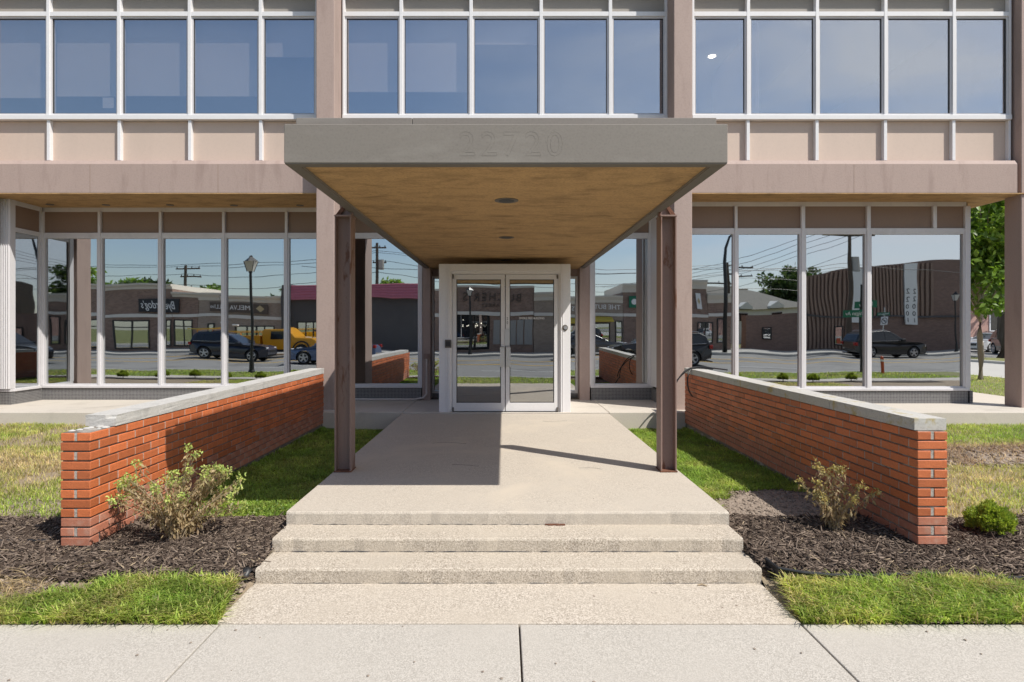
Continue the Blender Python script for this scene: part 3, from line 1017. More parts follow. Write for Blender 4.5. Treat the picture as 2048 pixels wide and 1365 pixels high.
# vestibule cheeks and roof running back to the glass line
B(vx0, vx0 + 0.06, YD + 0.162, 12.3, 0.32, 2.63).build('vestibule_cheek', m_doorframe, bld)
B(vx1 - 0.06, vx1, YD + 0.162, 12.3, 0.32, 2.63).build('vestibule_cheek', m_doorframe, bld)
B(vx0 + 0.061, vx1 - 0.061, YD + 0.162, 12.3, 2.60, 2.63).build('vestibule_roof', m_doorframe, bld)
dm = (dx0 + dx1) / 2
for side, (a, b) in (('l', (dx0 + 0.004, dm - 0.006)), ('r', (dm + 0.006, dx1 - 0.004))):
    y0, y1 = YD + 0.035, YD + 0.085
    st_w = 0.068
    z0, z1 = 0.325, 2.66
    d = MB()
    zb, zt = 0.325 + 0.145, 2.66 - 0.085
    d.box(a, a + st_w, y0, y1, z0, z1).box(b - st_w, b, y0, y1, z0, z1)
    d.box(a + st_w, b - st_w, y0, y1, z0, zb).box(a + st_w, b - st_w, y0, y1, zt, z1)
    do = d.build('door', m_white, bld, bevel=0.003)
    B(a + st_w - 0.002, b - st_w + 0.002, y0 + 0.02, y0 + 0.028, zb - 0.002, zt + 0.002).build('pane', m_glass_door, do)
    gk = MB()
    g = 0.012
    gk.box(a + st_w, a + st_w + g, y0 + 0.006, y0 + 0.018, zb, zt).box(b - st_w - g, b - st_w, y0 + 0.006, y0 + 0.018, zb, zt)
    gk.box(a + st_w + g, b - st_w - g, y0 + 0.006, y0 + 0.018, zb, zb + g).box(a + st_w + g, b - st_w - g, y0 + 0.006, y0 + 0.018, zt - g, zt)
    gk.build('gasket', m_gasket, do)
    hx = b - 0.045 if side == 'l' else a + 0.045
    hz0, hz1 = PZ(734, YD), PZ(694, YD)
    h = MB()
    h.prism([(y0 - 0.052, hz0), (y0 - 0.052, hz1 - 0.01), (y0 - 0.042, hz1), (y0, hz1), (y0, hz1 - 0.012), (y0 - 0.036, hz1 - 0.02), (y0 - 0.036, hz0 + 0.02), (y0, hz0 + 0.012), (y0, hz0), (y0 - 0.045, hz0)], hx - 0.038, hx + 0.038, 'x')
    h.build('pull_handle', m_chrome, do)
    if side == 'r':
        B(hx - 0.062, hx + 0.018, y0 - 0.012, y0 - 0.001, PZ(692, YD), PZ(658, YD)).build('lock_plate', m_chrome, do, bevel=0.003)
        MB().cyl((hx - 0.014, y0 - 0.02, PZ(677, YD)), (hx - 0.014, y0 - 0.01, PZ(677, YD)), 0.014, n=12).build('lock_cylinder', m_chrome, do)
        text('lettering', 'SMOKE FREE BUILDING', 0.052, m_print, ((a + b) / 2 - 0.0, y0 + 0.0175, PZ(637, YD)), do, extrude=0.0008, sx=0.80)
        text('lettering', '2\n0', 0.07, m_blackprint, (a + 0.032, y0 - 0.002, PZ(642, YD)), do, extrude=0.001, sx=0.75)
    for hz in (0.36, 2.62):
        hxx = a + 0.012 if side == 'l' else b - 0.012
        MB().cyl((hxx, y0 - 0.012, hz - 0.035), (hxx, y0 - 0.012, hz + 0.035), 0.014, n=10).build('pivot', m_rim, do)
B(PX(890, YD), PX(903, YD), YD - 0.026, YD - 0.001, PZ(696, YD), PZ(680, YD)).build('keypad', m_rim, bld, bevel=0.006)
B(PX(892, YD), PX(901, YD), YD - 0.030, YD - 0.026, PZ(693, YD), PZ(683, YD)).build('keypad_face', m_gasket, bld)
MB().cyl((PX(1130, YD), YD - 0.012, PZ(656, YD)), (PX(1130, YD), YD, PZ(656, YD)), 0.05, n=14).build('bell_plate', m_rim, bld)
MB().cyl((PX(1131, YD), YD - 0.022, PZ(656, YD)), (PX(1131, YD), YD - 0.011, PZ(656, YD)), 0.03, n=12).build('bell_push', m_chrome, bld)
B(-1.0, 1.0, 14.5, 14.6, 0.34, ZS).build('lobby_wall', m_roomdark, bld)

# white conduit along the foot of the window left of the doors
cd = MB()
y = YL - 0.11
cd.tube([(PX(690, y), y, 0.345), (PX(830, y), y, 0.345), (PX(846, y), y, 0.375), (PX(853, y), y, 0.45), (PX(853, y), y, PZ(716, y))], 0.019, 8)
cond = cd.build('conduit', m_conduit)
tag(cond, 'thin pale conduit pipe running along the window foot and up beside the doors', 'pipe')
jb = B(PX(848, y), PX(858, y), y - 0.03, y + 0.03, PZ(718, y), PZ(708, y)).build('junction_box', m_steel, cond)

# ------------------------------------------------------------------ canopy on steel columns
cw0, cw1 = PX(568, 4.32), PX(1455.5, 4.32)
cy0, cy1 = 4.32, 11.93
czb, czt = 2.927, 3.205
can = thing('entrance_canopy', 'flat grey concrete canopy with ghost numbers above the entrance doors', 'canopy', (0, cy0, 0.3))
rim = 0.095
c = MB()
c.box(cw0, cw1, cy0, cy0 + rim, czb, czt).box(cw0, cw0 + rim, cy0 + rim, cy1, czb, czt).box(cw1 - rim, cw1, cy0 + rim, cy1, czb, czt)
c.box(cw0 + rim, cw1 - rim, cy0 + rim, cy1, czt - 0.06, czt)
c.build('fascia', m_slab, can, bevel=0.004)
B(cw0 + 0.004, cw1 - 0.004, cy0 + 0.004, cy0 + rim - 0.002, czb - 0.006, czb - 0.001).build('drip_edge', m_rim, can)
B(cw0 + 0.004, cw0 + rim - 0.002, cy0 + rim, cy1, czb - 0.006, czb - 0.001).build('drip_edge', m_rim, can)
B(cw1 - rim + 0.002, cw1 - 0.004, cy0 + rim, cy1, czb - 0.006, czb - 0.001).build('drip_edge', m_rim, can)
B(cw0 + rim - 0.001, cw1 - rim + 0.001, cy0 + rim - 0.001, 12.32, czb + 0.018, czb + 0.04).build('soffit', m_soffit, can)
fy = 4.45
for a, b in ((PX(592, fy), PX(824, fy)), (PX(824, fy) + 0.003, PX(1433, fy))):
    B(a, b, fy, cy1 - 0.02, czt + 0.001, PZ(236, fy)).build('flashing', m_slab, can, bevel=0.003)
for py, r in ((401, 0.062), (475, 0.062), (520, 0.062)):
    zz = czb + 0.018
    y = (zz - EYE) * F / (656 - py)
    x = PX(1013, y)
    dl = MB().cyl((x, y, zz - 0.006), (x, y, zz - 0.0008), 0.112 if py < 450 else 0.10, n=24).build('downlight', m_rim, can)
    MB().cyl((x, y, zz - 0.009), (x, y, zz - 0.007), r * 1.2, n=20).build('dark_lamp_disc', m_gasket, dl)  # flat black disc paints the shade inside the lamp opening
# the ghost of removed numbers: a faint raised outline left in the paint
text('ghost_number', '22720', 0.25, m_slab, (PX(1022, cy0) , cy0 - 0.0005, PZ(291, cy0)), can, outline=0.0005, space=1.25)


def h_column(x0, x1, y0, y1, z0, z1):
    t = 0.012
    xm = (y0 + y1) / 2
    flo = B(x0, x0 + t, y0, y1, z0, z1).build('steel_column', m_steel, can)
    B(x1 - t, x1, y0, y1, z0, z1).build('flange', m_steel, flo)
    B(x0 + t, x1 - t, xm - 0.006, xm + 0.006, z0, z1).build('web', m_steel, flo)
    B(x0 - 0.004, x1 + 0.004, y0 - 0.004, y1 + 0.004, z1 + 0.001, z1 + 0.016).build('cap_plate', m_steel, flo)
    B(x0 - 0.006, x1 + 0.006, y0 - 0.012, y1 + 0.006, z0 + 0.0005, z0 + 0.012).build('base_plate', m_rust, flo)
    return flo


c1 = h_column(PX(669, 6.07), PX(701.5, 6.07), 6.07, 6.25, 0.302, 2.868)
c2 = h_column(PX(1322, 6.07), PX(1353.5, 6.07), 6.07, 6.25, 0.302, 2.868)
for cc, xa, xb in ((c1, PX(669, 6.07), cw0 + 0.03), (c2, PX(1353.5, 6.07), cw1 - 0.03)):
    g = MB()
    g.prism([(xa, 2.886), (xb, 2.886), (xb, 3.03), (xb + (xa - xb) * 0.35, 3.03)], 6.13, 6.19, 'y')
    g.build('bracket', m_steel, cc)
    g = MB()
    s_ = 1 if xb > xa else -1
    g.prism([(xa, 2.886), (xa + s_ * 0.05, 2.886), (xa + s_ * 0.10, 2.97), (xa + s_ * 0.085, 3.0)], 6.10, 6.12, 'y')
    g.build('bracket', m_rust, cc)

# ------------------------------------------------------------------ brick walls
CH = 0.0702
BL, BT, BHH = 0.2125, 0.099, 0.0585      # stretcher length, thickness, height
JT = 0.0095


def brick_mesh(name, lx, ly, lz, mat):
    return B(-lx / 2, lx / 2, -ly / 2, ly / 2, -lz / 2, lz / 2).mesh(name, mat, bevel=0.0032)


def brick_wall(sgn, label, y0, y1, cope_start, zt):
    """double wythe wall with its end toward the street; sgn -1 left, +1 right"""
    nc = 12
    zb = zt - nc * CH
    xin = sgn * WX
    root = thing('brick_wall', label, 'wall', (sgn * (WX + 0.11), y0, zb))
    rl = Vector(root.location)
    core = B(min(xin, xin + sgn * 0.22) + 0.011, max(xin, xin + sgn * 0.22) - 0.011, y0 + 0.011, y1 - 0.006, zb - 0.25, zt - 0.002)
    core.build('mortar', m_mortar_shaded, root)
    me = {}
    for nm, m_ in (('o', m_brick), ('p', m_brick_pink)):
        me['s' + nm] = brick_mesh('brick', BT, BL - 0.0, BHH, m_)          # long side along the wall
        me['e' + nm] = brick_mesh('brick', 0.218, BT, BHH, m_)             # laid across, at the end
        me['h' + nm] = brick_mesh('brick', BT, BT, BHH, m_)
    inner_x = xin + sgn * BT / 2
    outer_x = xin + sgn * (0.22 - BT / 2)
    seen, rest = [], []
    rnd = random.Random(11 + sgn)
    for c_ in range(nc):
        z = zt - CH * (c_ + 0.5)
        pink = 'p' if c_ >= nc - 3 else 'o'
        across = c_ % 2 == 1
        y = y0
        if across:
            seen.append(('e', pink, (xin + sgn * 0.11, y0 + BT / 2, z), y0))
            y = y0 + BT + JT
        while y < y1 - 0.05:
            L = min(BL, y1 - y)
            kind = 's'
            p2 = pink
            if pink == 'o' and c_ >= nc - 5 and rnd.random() < (0.25 + (y - y0) / 8) * (c_ - nc + 6) / 3:
                p2 = 'p'
            seen.append((kind, p2, (inner_x, y + L / 2, z), y, L / BL))
            (seen if y < y0 + 0.1 else rest).append((kind, p2, (outer_x, y + L / 2, z), y + (0 if y < y0 + .1 else 50), L / BL))
            y += L + JT
    hj = MB()
    for t in seen:
        x, yy, z = t[2]
        if t[0] == 's' and abs(x - inner_x) < 0.01 and t[3] > y0 + 0.01:
            hj.box(*sorted((xin + sgn * 0.003, xin + sgn * 0.05)), t[3] - JT, t[3], z - BHH / 2, z + BHH / 2)
    for c_ in range(0, nc, 2):
        z = zt - CH * (c_ + 0.5)
        xm_ = xin + sgn * 0.11
        hj.box(xm_ - 0.011, xm_ + 0.011, y0 + 0.004, y0 + 0.05, z - BHH / 2, z + BHH / 2)
    ho = hj.build('head_joints', m_head_j, root)
    ho['kind'] = 'stuff'
    seen.sort(key=lambda t: t[3])
    for t in seen[:298]:
        o = bpy.data.objects.new('brick', me[t[0] + t[1]])
        COL.objects.link(o)
        o.parent = root
        jig = (rnd.uniform(-0.0015, 0.0015), rnd.uniform(-0.001, 0.001), rnd.uniform(-0.0018, 0.0018))
        o.location = Vector(t[2]) + Vector(jig) - rl
        o.rotation_euler = (rnd.uniform(-0.004, 0.004), rnd.uniform(-0.006, 0.006), rnd.uniform(-0.006, 0.006))
        if len(t) > 4:
            o.scale = (1, t[4], 1)
    for nm, mt in (('o', m_brick), ('p', m_brick_pink)):
        m = MB()
        for t in seen[298:] + rest:
            if t[1] != nm:
                continue
            x, yy, z = t[2]
            L = BL * (t[4] if len(t) > 4 else 1)
            e = rnd.uniform(-0.002, 0.002)
            m.box(x - BT / 2 + e, x + BT / 2 + e, yy - L / 2, yy + L / 2, z - BHH / 2, z + BHH / 2)
        if m.v:
            o = m.build('brickwork', mt, root)
            o['kind'] = 'stuff'
    # coping stones
    xa, xb = min(xin, xin + sgn * 0.22) - 0.012, max(xin, xin + sgn * 0.22) + 0.004
    y = cope_start
    ch = 0.088
    k = 0
    while y < y1:
        L = min(1.17, y1 - y)
        cm = MB()
        n = 7
        for i in range(n):
            pass
        cm.box(xa, xb, y + 0.003, y + L - 0.003, zt + 0.002, zt + ch)
        mm = cm.mesh('coping_stone', m_lichen if sgn > 0 and k < 3 else m_cope)
        bm = bmesh.new()
        bm.from_mesh(mm)
        bmesh.ops.subdivide_edges(bm, edges=bm.edges[:], cuts=5, use_grid_fill=True)
        for v in bm.verts:
            amp = 0.0013
            v.co += Vector((rnd.uniform(-amp, amp), rnd.uniform(-amp * .3, amp * .3), rnd.uniform(-amp * .5, amp * .5)))
            if sgn < 0 and k == 0 and v.co.y < y + 0.02:
                v.co.y += rnd.uniform(0, 0.002) + (0.015 if v.co.z > zt + 0.07 and v.co.x > -WX - 0.06 else 0)
        bm.to_mesh(mm)
        bm.free()
        link('coping_stone', mm, root)
        y += L
        k += 1
    return root, zt


wl_, _ = brick_wall(-1, 'low orange brick wall left of the steps with its end coping broken off', 4.46, 10.24, 4.74, 0.978)
wr_, _ = brick_wall(1, 'low orange brick wall right of the steps with lichened coping to its end', 4.46, 10.20, 4.475, 0.99)
bd = MB()
for i in range(9):
    x = -WX - random.uniform(0.03, 0.19)
    y = random.uniform(4.50, 4.78)
    s_ = random.uniform(0.015, 0.04)
    bd.lathe([(s_, 0), (s_ * 0.8, 0.004), (s_ * 0.3, random.uniform(0.005, 0.010))], (x, y, 0.9775), 7)
bd.build('mortar_bed', m_cope, wl_)

# black cables drooping over the right wall
cb = thing('cable_bundle', 'loops of black cable hanging over the coping beside the right hand column', 'cable', (3.0, 9.9, 0.98))
for pts in ([(2.72, 9.75, 0.55), (2.75, 9.76, 0.80), (2.90, 9.80, 1.02), (3.05, 9.82, 1.10), (3.25, 9.78, 1.11), (3.55, 9.6, 1.08)],
            [(2.66, 9.78, 0.60), (2.72, 9.80, 0.78), (2.92, 9.86, 1.00), (3.1, 9.86, 1.09), (3.35, 9.7, 1.085)],
            [(3.05, 9.84, 1.085), (2.98, 9.78, 1.0), (2.955, 9.74, 0.85), (2.98, 9.72, 0.72), (3.035, 9.72, 0.64)],
            [(2.70, 9.75, 0.57), (2.60, 9.7, 0.38), (2.56, 9.6, 0.2), (2.62, 9.3, 0.06), (2.8, 8.9, 0.055), (2.95, 8.5, 0.08)]):
    # smooth the polyline
    P = [Vector(p) for p in pts]
    out = []
    for i in range(len(P) - 1):
        p0, p1, p2, p3 = P[max(i - 1, 0)], P[i], P[i + 1], P[min(i + 2, len(P) - 1)]
        for s in range(6):
            t = s / 6
            out.append(0.5 * ((2 * p1) + (-p0 + p2) * t + (2 * p0 - 5 * p1 + 4 * p2 - p3) * t * t + (-p0 + 3 * p1 - 3 * p2 + p3) * t ** 3))
    out.append(P[-1])
    MB().tube(out, 0.011, 7).build('cable', m_black, cb)

# ------------------------------------------------------------------ small things on the ground
ed = MB()
pts = [(SR + 0.06, 4.22), (1.86, 4.10), (2.0, 4.055), (2.2, 4.045), (2.5, 4.075)]
pts += [(2.5 + 0.3 * i, 4.085 + 0.02 * math.sin(i * 1.3)) for i in range(1, 14)]
top = []
for x, y in pts:
    top.append((x, y, float(ground_z(x, y)) + 0.030 + 0.035 * min(1, max(0, (2.55 - x) / 0.5))))
ed.tube(top, 0.011, 8)
vs, fs = [], []
for i, (x, y, z) in enumerate(top):
    vs += [(x, y - 0.004, z), (x, y - 0.002, z - 0.13), (x, y + 0.004, z), (x, y + 0.006, z - 0.13)]
for i in range(len(top) - 1):
    a, b = i * 4, (i + 1) * 4
    fs += [(a, a + 1, b + 1, b), (a + 2, b + 2, b + 3, a + 3)]
ed.add(vs, fs)
tag(ed.build('lawn_edging', m_black), 'black plastic lawn edging curving from the steps along the right mulch bed', 'edging')
cl = MB()
cl.tube([(PX(x, 4.6), 4.55 + (i % 2) * 0.01, float(ground_z(PX(x, 4.6), 4.55)) + 0.03) for i, x in enumerate((-260, -120, 0, 40, 80, 110))], 0.011, 7)
tag(cl.build('drip_hose', m_black), 'black hose lying on the mulch left of the left brick wall', 'hose')
fb = MB()
nx, ny = 9, 6
vs, fs = [], []
for j in range(ny):
    for i in range(nx):
        u, v = i / (nx - 1), j / (ny - 1)
        x = -1.93 + 0.19 * u + 0.03 * v
        y = 4.06 + 0.12 * v + 0.03 * u
        z = float(ground_z(x, y)) + 0.012 + 0.030 * math.sin(u * 7 + v * 3) * math.sin(v * 3.1) + 0.028 * math.sin(v * 3.14) * (0.4 + u)
        vs.append((x, y, z))
for j in range(ny - 1):
    for i in range(nx - 1):
        a = j * nx + i
        fs.append((a, a + 1, a + nx + 1, a + nx))
fb.add(vs, fs)
o = fb.build('weed_fabric', m_black, smooth=True)
sm = o.modifiers.new('s', 'SOLIDIFY')
sm.thickness = 0.004
tag(o, 'crumpled scrap of black landscape fabric beside the bottom step', 'fabric')
rs = MB()
for i in range(26):
    x = PX(1112 + random.gauss(0, 9), 4.77)
    y = 4.755 - abs(random.gauss(0, 0.008))
    s_ = random.uniform(0.003, 0.012)
    rs.box(x - s_ * 1.6, x + s_ * 1.6, y - s_ * 0.6, min(y + s_ * 0.6, 4.758), 0.2005, 0.201 + s_ * 0.9)
tag(rs.build('rusty_scrap', m_rust), 'small flaking rusty metal remnant at the foot of the top riser', 'rust')
db = MB()
rr = random.Random(21)
for i in range(46):
    if i < 22:
        x, y, z = rr.uniform(-2.6, 2.6), rr.uniform(2.95, 3.55), 0.0
    elif i < 36:
        x, y, z = rr.uniform(-1.6, 1.6), rr.uniform(3.62, 4.1), 0.0
    else:
        x, y, z = rr.uniform(-1.5, 1.6), rr.uniform(5.0, 9.8), 0.3
    s_ = rr.uniform(0.003, 0.010)
    db.lathe([(s_, 0.0005), (s_ * 0.7, 0.002), (s_ * 0.2, 0.003)], (x, y, z), 6)
o = db.build('debris', m_soil)
tag(o, 'small dark specks of dirt and gum on the pavement and landing', 'debris', kind='stuff')
lf = MB().tube([(PX(1395, 4.10), 4.10, 0.006), (PX(1404, 4.10), 4.105, 0.010), (PX(1413, 4.10), 4.09, 0.005)], [0.003, 0.006, 0.003], 6)
tag(lf.build('twig', m_twig), 'short dark twig lying on the pebbled path near the right end', 'twig')


# ------------------------------------------------------------------ grass, mulch, leaves
def vnoise(x, y, s, seed=0):
    """smooth value noise"""
    r = np.random.default_rng(seed)
    g = r.random((64, 64))
    u, v = (x * s) % 63, (y * s) % 63
    i, j = u.astype(int), v.astype(int)
    fu, fv = u - i, v - j
    fu, fv = fu * fu * (3 - 2 * fu), fv * fv * (3 - 2 * fv)
    i1, j1 = (i + 1) % 64, (j + 1) % 64
    return (g[i, j] * (1 - fu) + g[i1, j] * fu) * (1 - fv) + (g[i, j1] * (1 - fu) + g[i1, j1] * fu) * fv


def blades(name, xy, hgt, wid, pal, mix, lean=0.5, z=None, parent=None, kind='stuff', mat=None):
    """bent blades of grass; pal: colours, mix: which colour (float index array 0..len-1)"""
    n = len(xy)
    if z is None:
        z = ground_z(xy[:, 0], xy[:, 1])
    a = rng.uniform(0, 2 * math.pi, n)
    dirx, diry = np.cos(a), np.sin(a)
    h = hgt * rng.uniform(0.55, 1.3, n)
    w = wid * rng.uniform(0.7, 1.3, n)
    le = lean * rng.uniform(0.2, 1.5, n) * h
    px_, py_ = -diry, dirx
    b = np.stack([xy[:, 0], xy[:, 1], z - 0.004], -1)
    side = np.stack([px_ * w / 2, py_ * w / 2, np.zeros(n)], -1)
    mid = b + np.stack([dirx * le * 0.35, diry * le * 0.35, h * 0.6], -1)
    tip = b + np.stack([dirx * le, diry * le, h * (1.0 - 0.25 * np.minimum(1, le / np.maximum(h, 1e-4)))], -1)
    V = np.stack([b - side, b + side, mid + side * 0.8, mid - side * 0.8, tip + side * 0.08, tip - side * 0.08], 1).reshape(-1, 3)
    i = np.arange(n)[:, None] * 6
    Fq = np.concatenate([i + np.array([[0, 1, 2, 3]]), i + np.array([[3, 2, 4, 5]])], 1).reshape(-1, 4)
    pal = np.array(pal)
    mi = np.clip(mix, 0, len(pal) - 1.001)
    k0 = mi.astype(int)
    fr = (mi - k0)[:, None]
    c = pal[k0] * (1 - fr) + pal[k0 + 1] * fr
    c = c * rng.uniform(0.5, 1.4, (n, 1)) * (0.65 + 0.7 * vnoise(xy[:, 0] + 20, xy[:, 1] + 20, 9.0, 77))[:, None]
    Cc = np.repeat(c, 6, 0)
    me = np_mesh(name, V, Fq, Cc, mat or m_blade, 4)
    o = link(name, me, parent)
    if kind:
        o['kind'] = kind
    return o


PAL = [(0.60, 0.46, 0.27), (0.54, 0.46, 0.21), (0.40, 0.45, 0.11), (0.27, 0.39, 0.07), (0.17, 0.28, 0.05)]


def scatter(x0, x1, y0, y1, n):
    return np.stack([rng.uniform(x0, x1, n), rng.uniform(y0, y1, n)], -1)


# front strips along the pavement
p = scatter(-4.3, SL - 0.0, 3.575, 4.10, 21000)
e = vnoise(p[:, 0], p[:, 1], 4.0, 3)
keep = (p[:, 1] < 4.04 + 0.05 * (e - 0.5)) & ((p[:, 0] < -1.70 - (p[:, 1] - 3.6) * 0.20)) & ~((p[:, 0] < -3.05) & (p[:, 1] > 3.80) & (e < 0.62)) & ~((e < 0.30) & (p[:, 1] > 3.80)) & (p[:, 1] > 3.567 + 0.03 * rng.random(len(p)) ** 2)
p = p[keep]
mixv = 1.5 + 1.7 * vnoise(p[:, 0], p[:, 1], 5, 5) + rng.normal(0, 0.45, len(p)) - 1.2 * (rng.random(len(p)) < 0.12)
o = blades('grass_strip', p, 0.075, 0.0085, PAL, mixv, 1.15)
tag(o, 'strip of bright green grass between the pavement and the left mulch bed', 'grass')
p = scatter(SR + 0.0, 4.6, 3.575, 4.16, 22000)
e = vnoise(p[:, 0], p[:, 1], 4.0, 9)
keep = (p[:, 1] < 4.05 + 0.05 * (e - 0.5)) & (p[:, 0] > 1.772 + np.clip(p[:, 1] - 3.66, 0, 1) * 0.22) & ~((e < 0.25) & (p[:, 1] > 3.9) & (p[:, 0] > 2.6))
p = p[keep]
mixv = 1.6 + 1.6 * vnoise(p[:, 0], p[:, 1], 5, 6) - np.clip((p[:, 0] - 2.7) * 0.45, 0, 0.9) + rng.normal(0, 0.45, len(p)) - 1.2 * (rng.random(len(p)) < 0.15)
o = blades('grass_strip', p, 0.078, 0.0085, PAL, mixv, 1.15)
tag(o, 'strip of bright green grass between the pavement and the black edging', 'grass')
# lawns between the walls and the landing
p = scatter(-WX - 0.0, SL - 0.015, 5.12, 10.2, 42000)
mixv = 2.0 + 1.5 * vnoise(p[:, 0], p[:, 1], 3, 15) + rng.normal(0, 0.35, len(p))
o = blades('grass', p, 0.050, 0.0095, PAL, mixv, 1.2)
tag(o, 'shaded green grass between the left brick wall and the landing', 'grass')
p = scatter(SR + 0.012, WX, 5.3, 10.2, 42000)
e = vnoise(p[:, 0], p[:, 1], 4.0, 19)
lim = 5.75 + 0.42 * np.clip((p[:, 0] - 2.1) / 0.5, 0, 1)
keep = (p[:, 1] > lim + 0.35 * (e - 0.45)) | ((p[:, 0] < 1.95) & (e > 0.55))
p = p[keep]
mixv = 2.0 + 1.5 * vnoise(p[:, 0], p[:, 1], 3, 16) + rng.normal(0, 0.35, len(p)) - np.clip(6.5 - p[:, 1], 0, 1) * 0.6
o = blades('grass', p, 0.058, 0.0095, PAL, mixv, 1.2)
tag(o, 'bright green grass between the landing and the right brick wall', 'grass')
# outer lawns, drier
p = scatter(-9.2, -WX - 0.23, 5.1, 10.2, 70000)
e = vnoise(p[:, 0], p[:, 1], 2.0, 23)
dry = np.exp(-((p[:, 1] - 7.3) / 0.75) ** 2) * 1.7
keep = ~((p[:, 1] < 5.6) & (p[:, 0] < -3.7) & (e < 0.55)) & ~((e < 0.30) & (rng.random(len(p)) < 0.7))
mixv = 1.9 - dry + 1.5 * (e - 0.5) + rng.normal(0, 0.5, len(p))
o = blades('grass', p[keep], 0.060, 0.0065, PAL, mixv[keep], 0.8)
tag(o, 'dry patchy lawn left of the left brick wall', 'lawn')
p = scatter(WX + 0.23, 9.6, 5.1, 10.2, 70000)
e = vnoise(p[:, 0], p[:, 1], 2.0, 29)
patch = (p[:, 1] > 7.1 + 0.5 * (e - 0.5)) & (p[:, 1] < 8.4 + 0.5 * (e - 0.5))
keep = ~patch | (rng.random(len(p)) < 0.25)
mixv = np.where(p[:, 1] > 8.5, 2.6, 1.35) + 1.5 * (e - 0.5) + rng.normal(0, 0.5, len(p)) - 1.4 * patch
o = blades('grass', p[keep], 0.055, 0.0065, PAL, mixv[keep], 0.9)
tag(o, 'straw coloured dry lawn right of the right brick wall', 'lawn')
# verge behind the camera and beyond the building, as mirrored by the glass
p = np.concatenate([scatter(-16, 16, -1.0, 2.05, 24000), scatter(12.7, 17.6, 12, 26, 9000)])
mixv = 1.9 + 1.6 * (vnoise(p[:, 0], p[:, 1], 0.8, 31) - 0.2) + rng.normal(0, 0.4, len(p))
o = blades('grass', p, 0.07, 0.014, PAL, mixv, 0.8, z=np.full(len(p), -0.03))
tag(o, 'grass verge between the pavement and the road, mirrored in the glass doors', 'grass')


def chips(name, xy, label, z=None):
    n = len(xy)
    z = ground_z(xy[:, 0], xy[:, 1]) + 0.014 if z is None else z
    L = rng.gamma(3.0, 0.014, n) + 0.012
    W = rng.uniform(0.004, 0.012, n)
    T = rng.uniform(0.002, 0.005, n)
    az = rng.uniform(0, math.pi, n)
    el = rng.normal(0, 0.22, n)
    d = np.stack([np.cos(az) * np.cos(el), np.sin(az) * np.cos(el), np.sin(el)], -1)
    s = np.stack([-np.sin(az), np.cos(az), rng.normal(0, 0.3, n)], -1)
    u = np.cross(d, s)
    c = np.stack([xy[:, 0], xy[:, 1], z + rng.uniform(0.0, 0.016, n) + np.abs(np.sin(el)) * L * 0.4], -1)
    V = []
    for a, b, e in ((-1, -1, 0), (1, -1, 0), (1, 1, 0), (-1, 1, 0), (-1, -1, 1), (1, -1, 1), (1, 1, 1), (-1, 1, 1)):
        tap = 0.6 if a > 0 else 1.0
        V.append(c + d * (a * L / 2)[:, None] + s * (b * W / 2 * tap)[:, None] + u * (e * T)[:, None])
    V = np.stack(V, 1).reshape(-1, 3)
    i = np.arange(n)[:, None] * 8
    Fq = np.concatenate([i + np.array([q]) for q in ((4, 5, 6, 7), (0, 1, 5, 4), (1, 2, 6, 5), (2, 3, 7, 6), (3, 0, 4, 7))], 1).reshape(-1, 4)
    t = rng.random((n, 1)) ** 2.2
    col = np.array([[0.058, 0.041, 0.032]]) * (1 - t) + np.array([[0.27, 0.21, 0.165]]) * t
    lt = rng.random((n, 1)) < 0.02
    col = np.where(lt, np.array([[0.36, 0.28, 0.19]]), col)
    me = np_mesh(name, V, Fq, np.repeat(col, 8, 0), m_chip, 4)
    o = link(name, me)
    o['kind'] = 'stuff'
    return tag(o, label, 'mulch')


def bed_pts(x0, x1, n, edge):
    X = rng.uniform(x0, x1, n)
    Y = rng.uniform(4.05, 5.10, n)
    Y = edge(X, Y)
    keep = ~((np.abs(X) > WX - 0.01) & (np.abs(X) < WX + 0.23) & (Y > 4.45))
    return np.stack([X, Y], -1)[keep]


chips('mulch_chips', bed_pts(-4.7, SL - 0.01, 21000, left_bed), 'dark shredded bark mulch between the left wall and the steps')
chips('mulch_chips', bed_pts(SR + 0.02, 4.9, 22000, right_bed), 'dark shredded bark mulch around the end of the right wall')
def clods(name, xy, label, col, size=0.012, parent=None):
    n = len(xy)
    z = ground_z(xy[:, 0], xy[:, 1]) + 0.008
    s_ = (size * rng.gamma(2.0, 0.45, n))[:, None]
    base = np.array([(0, 0, 1.0), (1, 0, 0.1), (0.3, 0.95, 0.15), (-0.8, 0.6, 0.1), (-0.8, -0.6, 0.2), (0.3, -0.95, 0.1), (0, 0, -0.5)])
    a = rng.uniform(0, 6.28, n)
    ca, sa = np.cos(a)[:, None], np.sin(a)[:, None]
    V = []
    for b in base:
        j = rng.uniform(0.6, 1.4, (n, 1))
        V.append(np.concatenate([xy[:, :1] + (b[0] * ca - b[1] * sa) * s_ * j, xy[:, 1:] + (b[0] * sa + b[1] * ca) * s_ * j, z[:, None] + b[2] * s_ * 0.7 * j], 1))
    V = np.stack(V, 1).reshape(-1, 3)
    i = np.arange(n)[:, None] * 7
    fs = [(0, k, k % 5 + 1) for k in range(1, 6)] + [(6, k % 5 + 1, k) for k in range(1, 6)]
    Fq = np.concatenate([i + np.array([f]) for f in fs], 1).reshape(-1, 3)
    cc = np.array([col]) * rng.uniform(0.55, 1.4, (n, 1))
    o = link(name, np_mesh(name, V, Fq, np.repeat(cc, 7, 0), m_chip, 3))
    o['kind'] = 'stuff'
    return tag(o, label, 'soil')


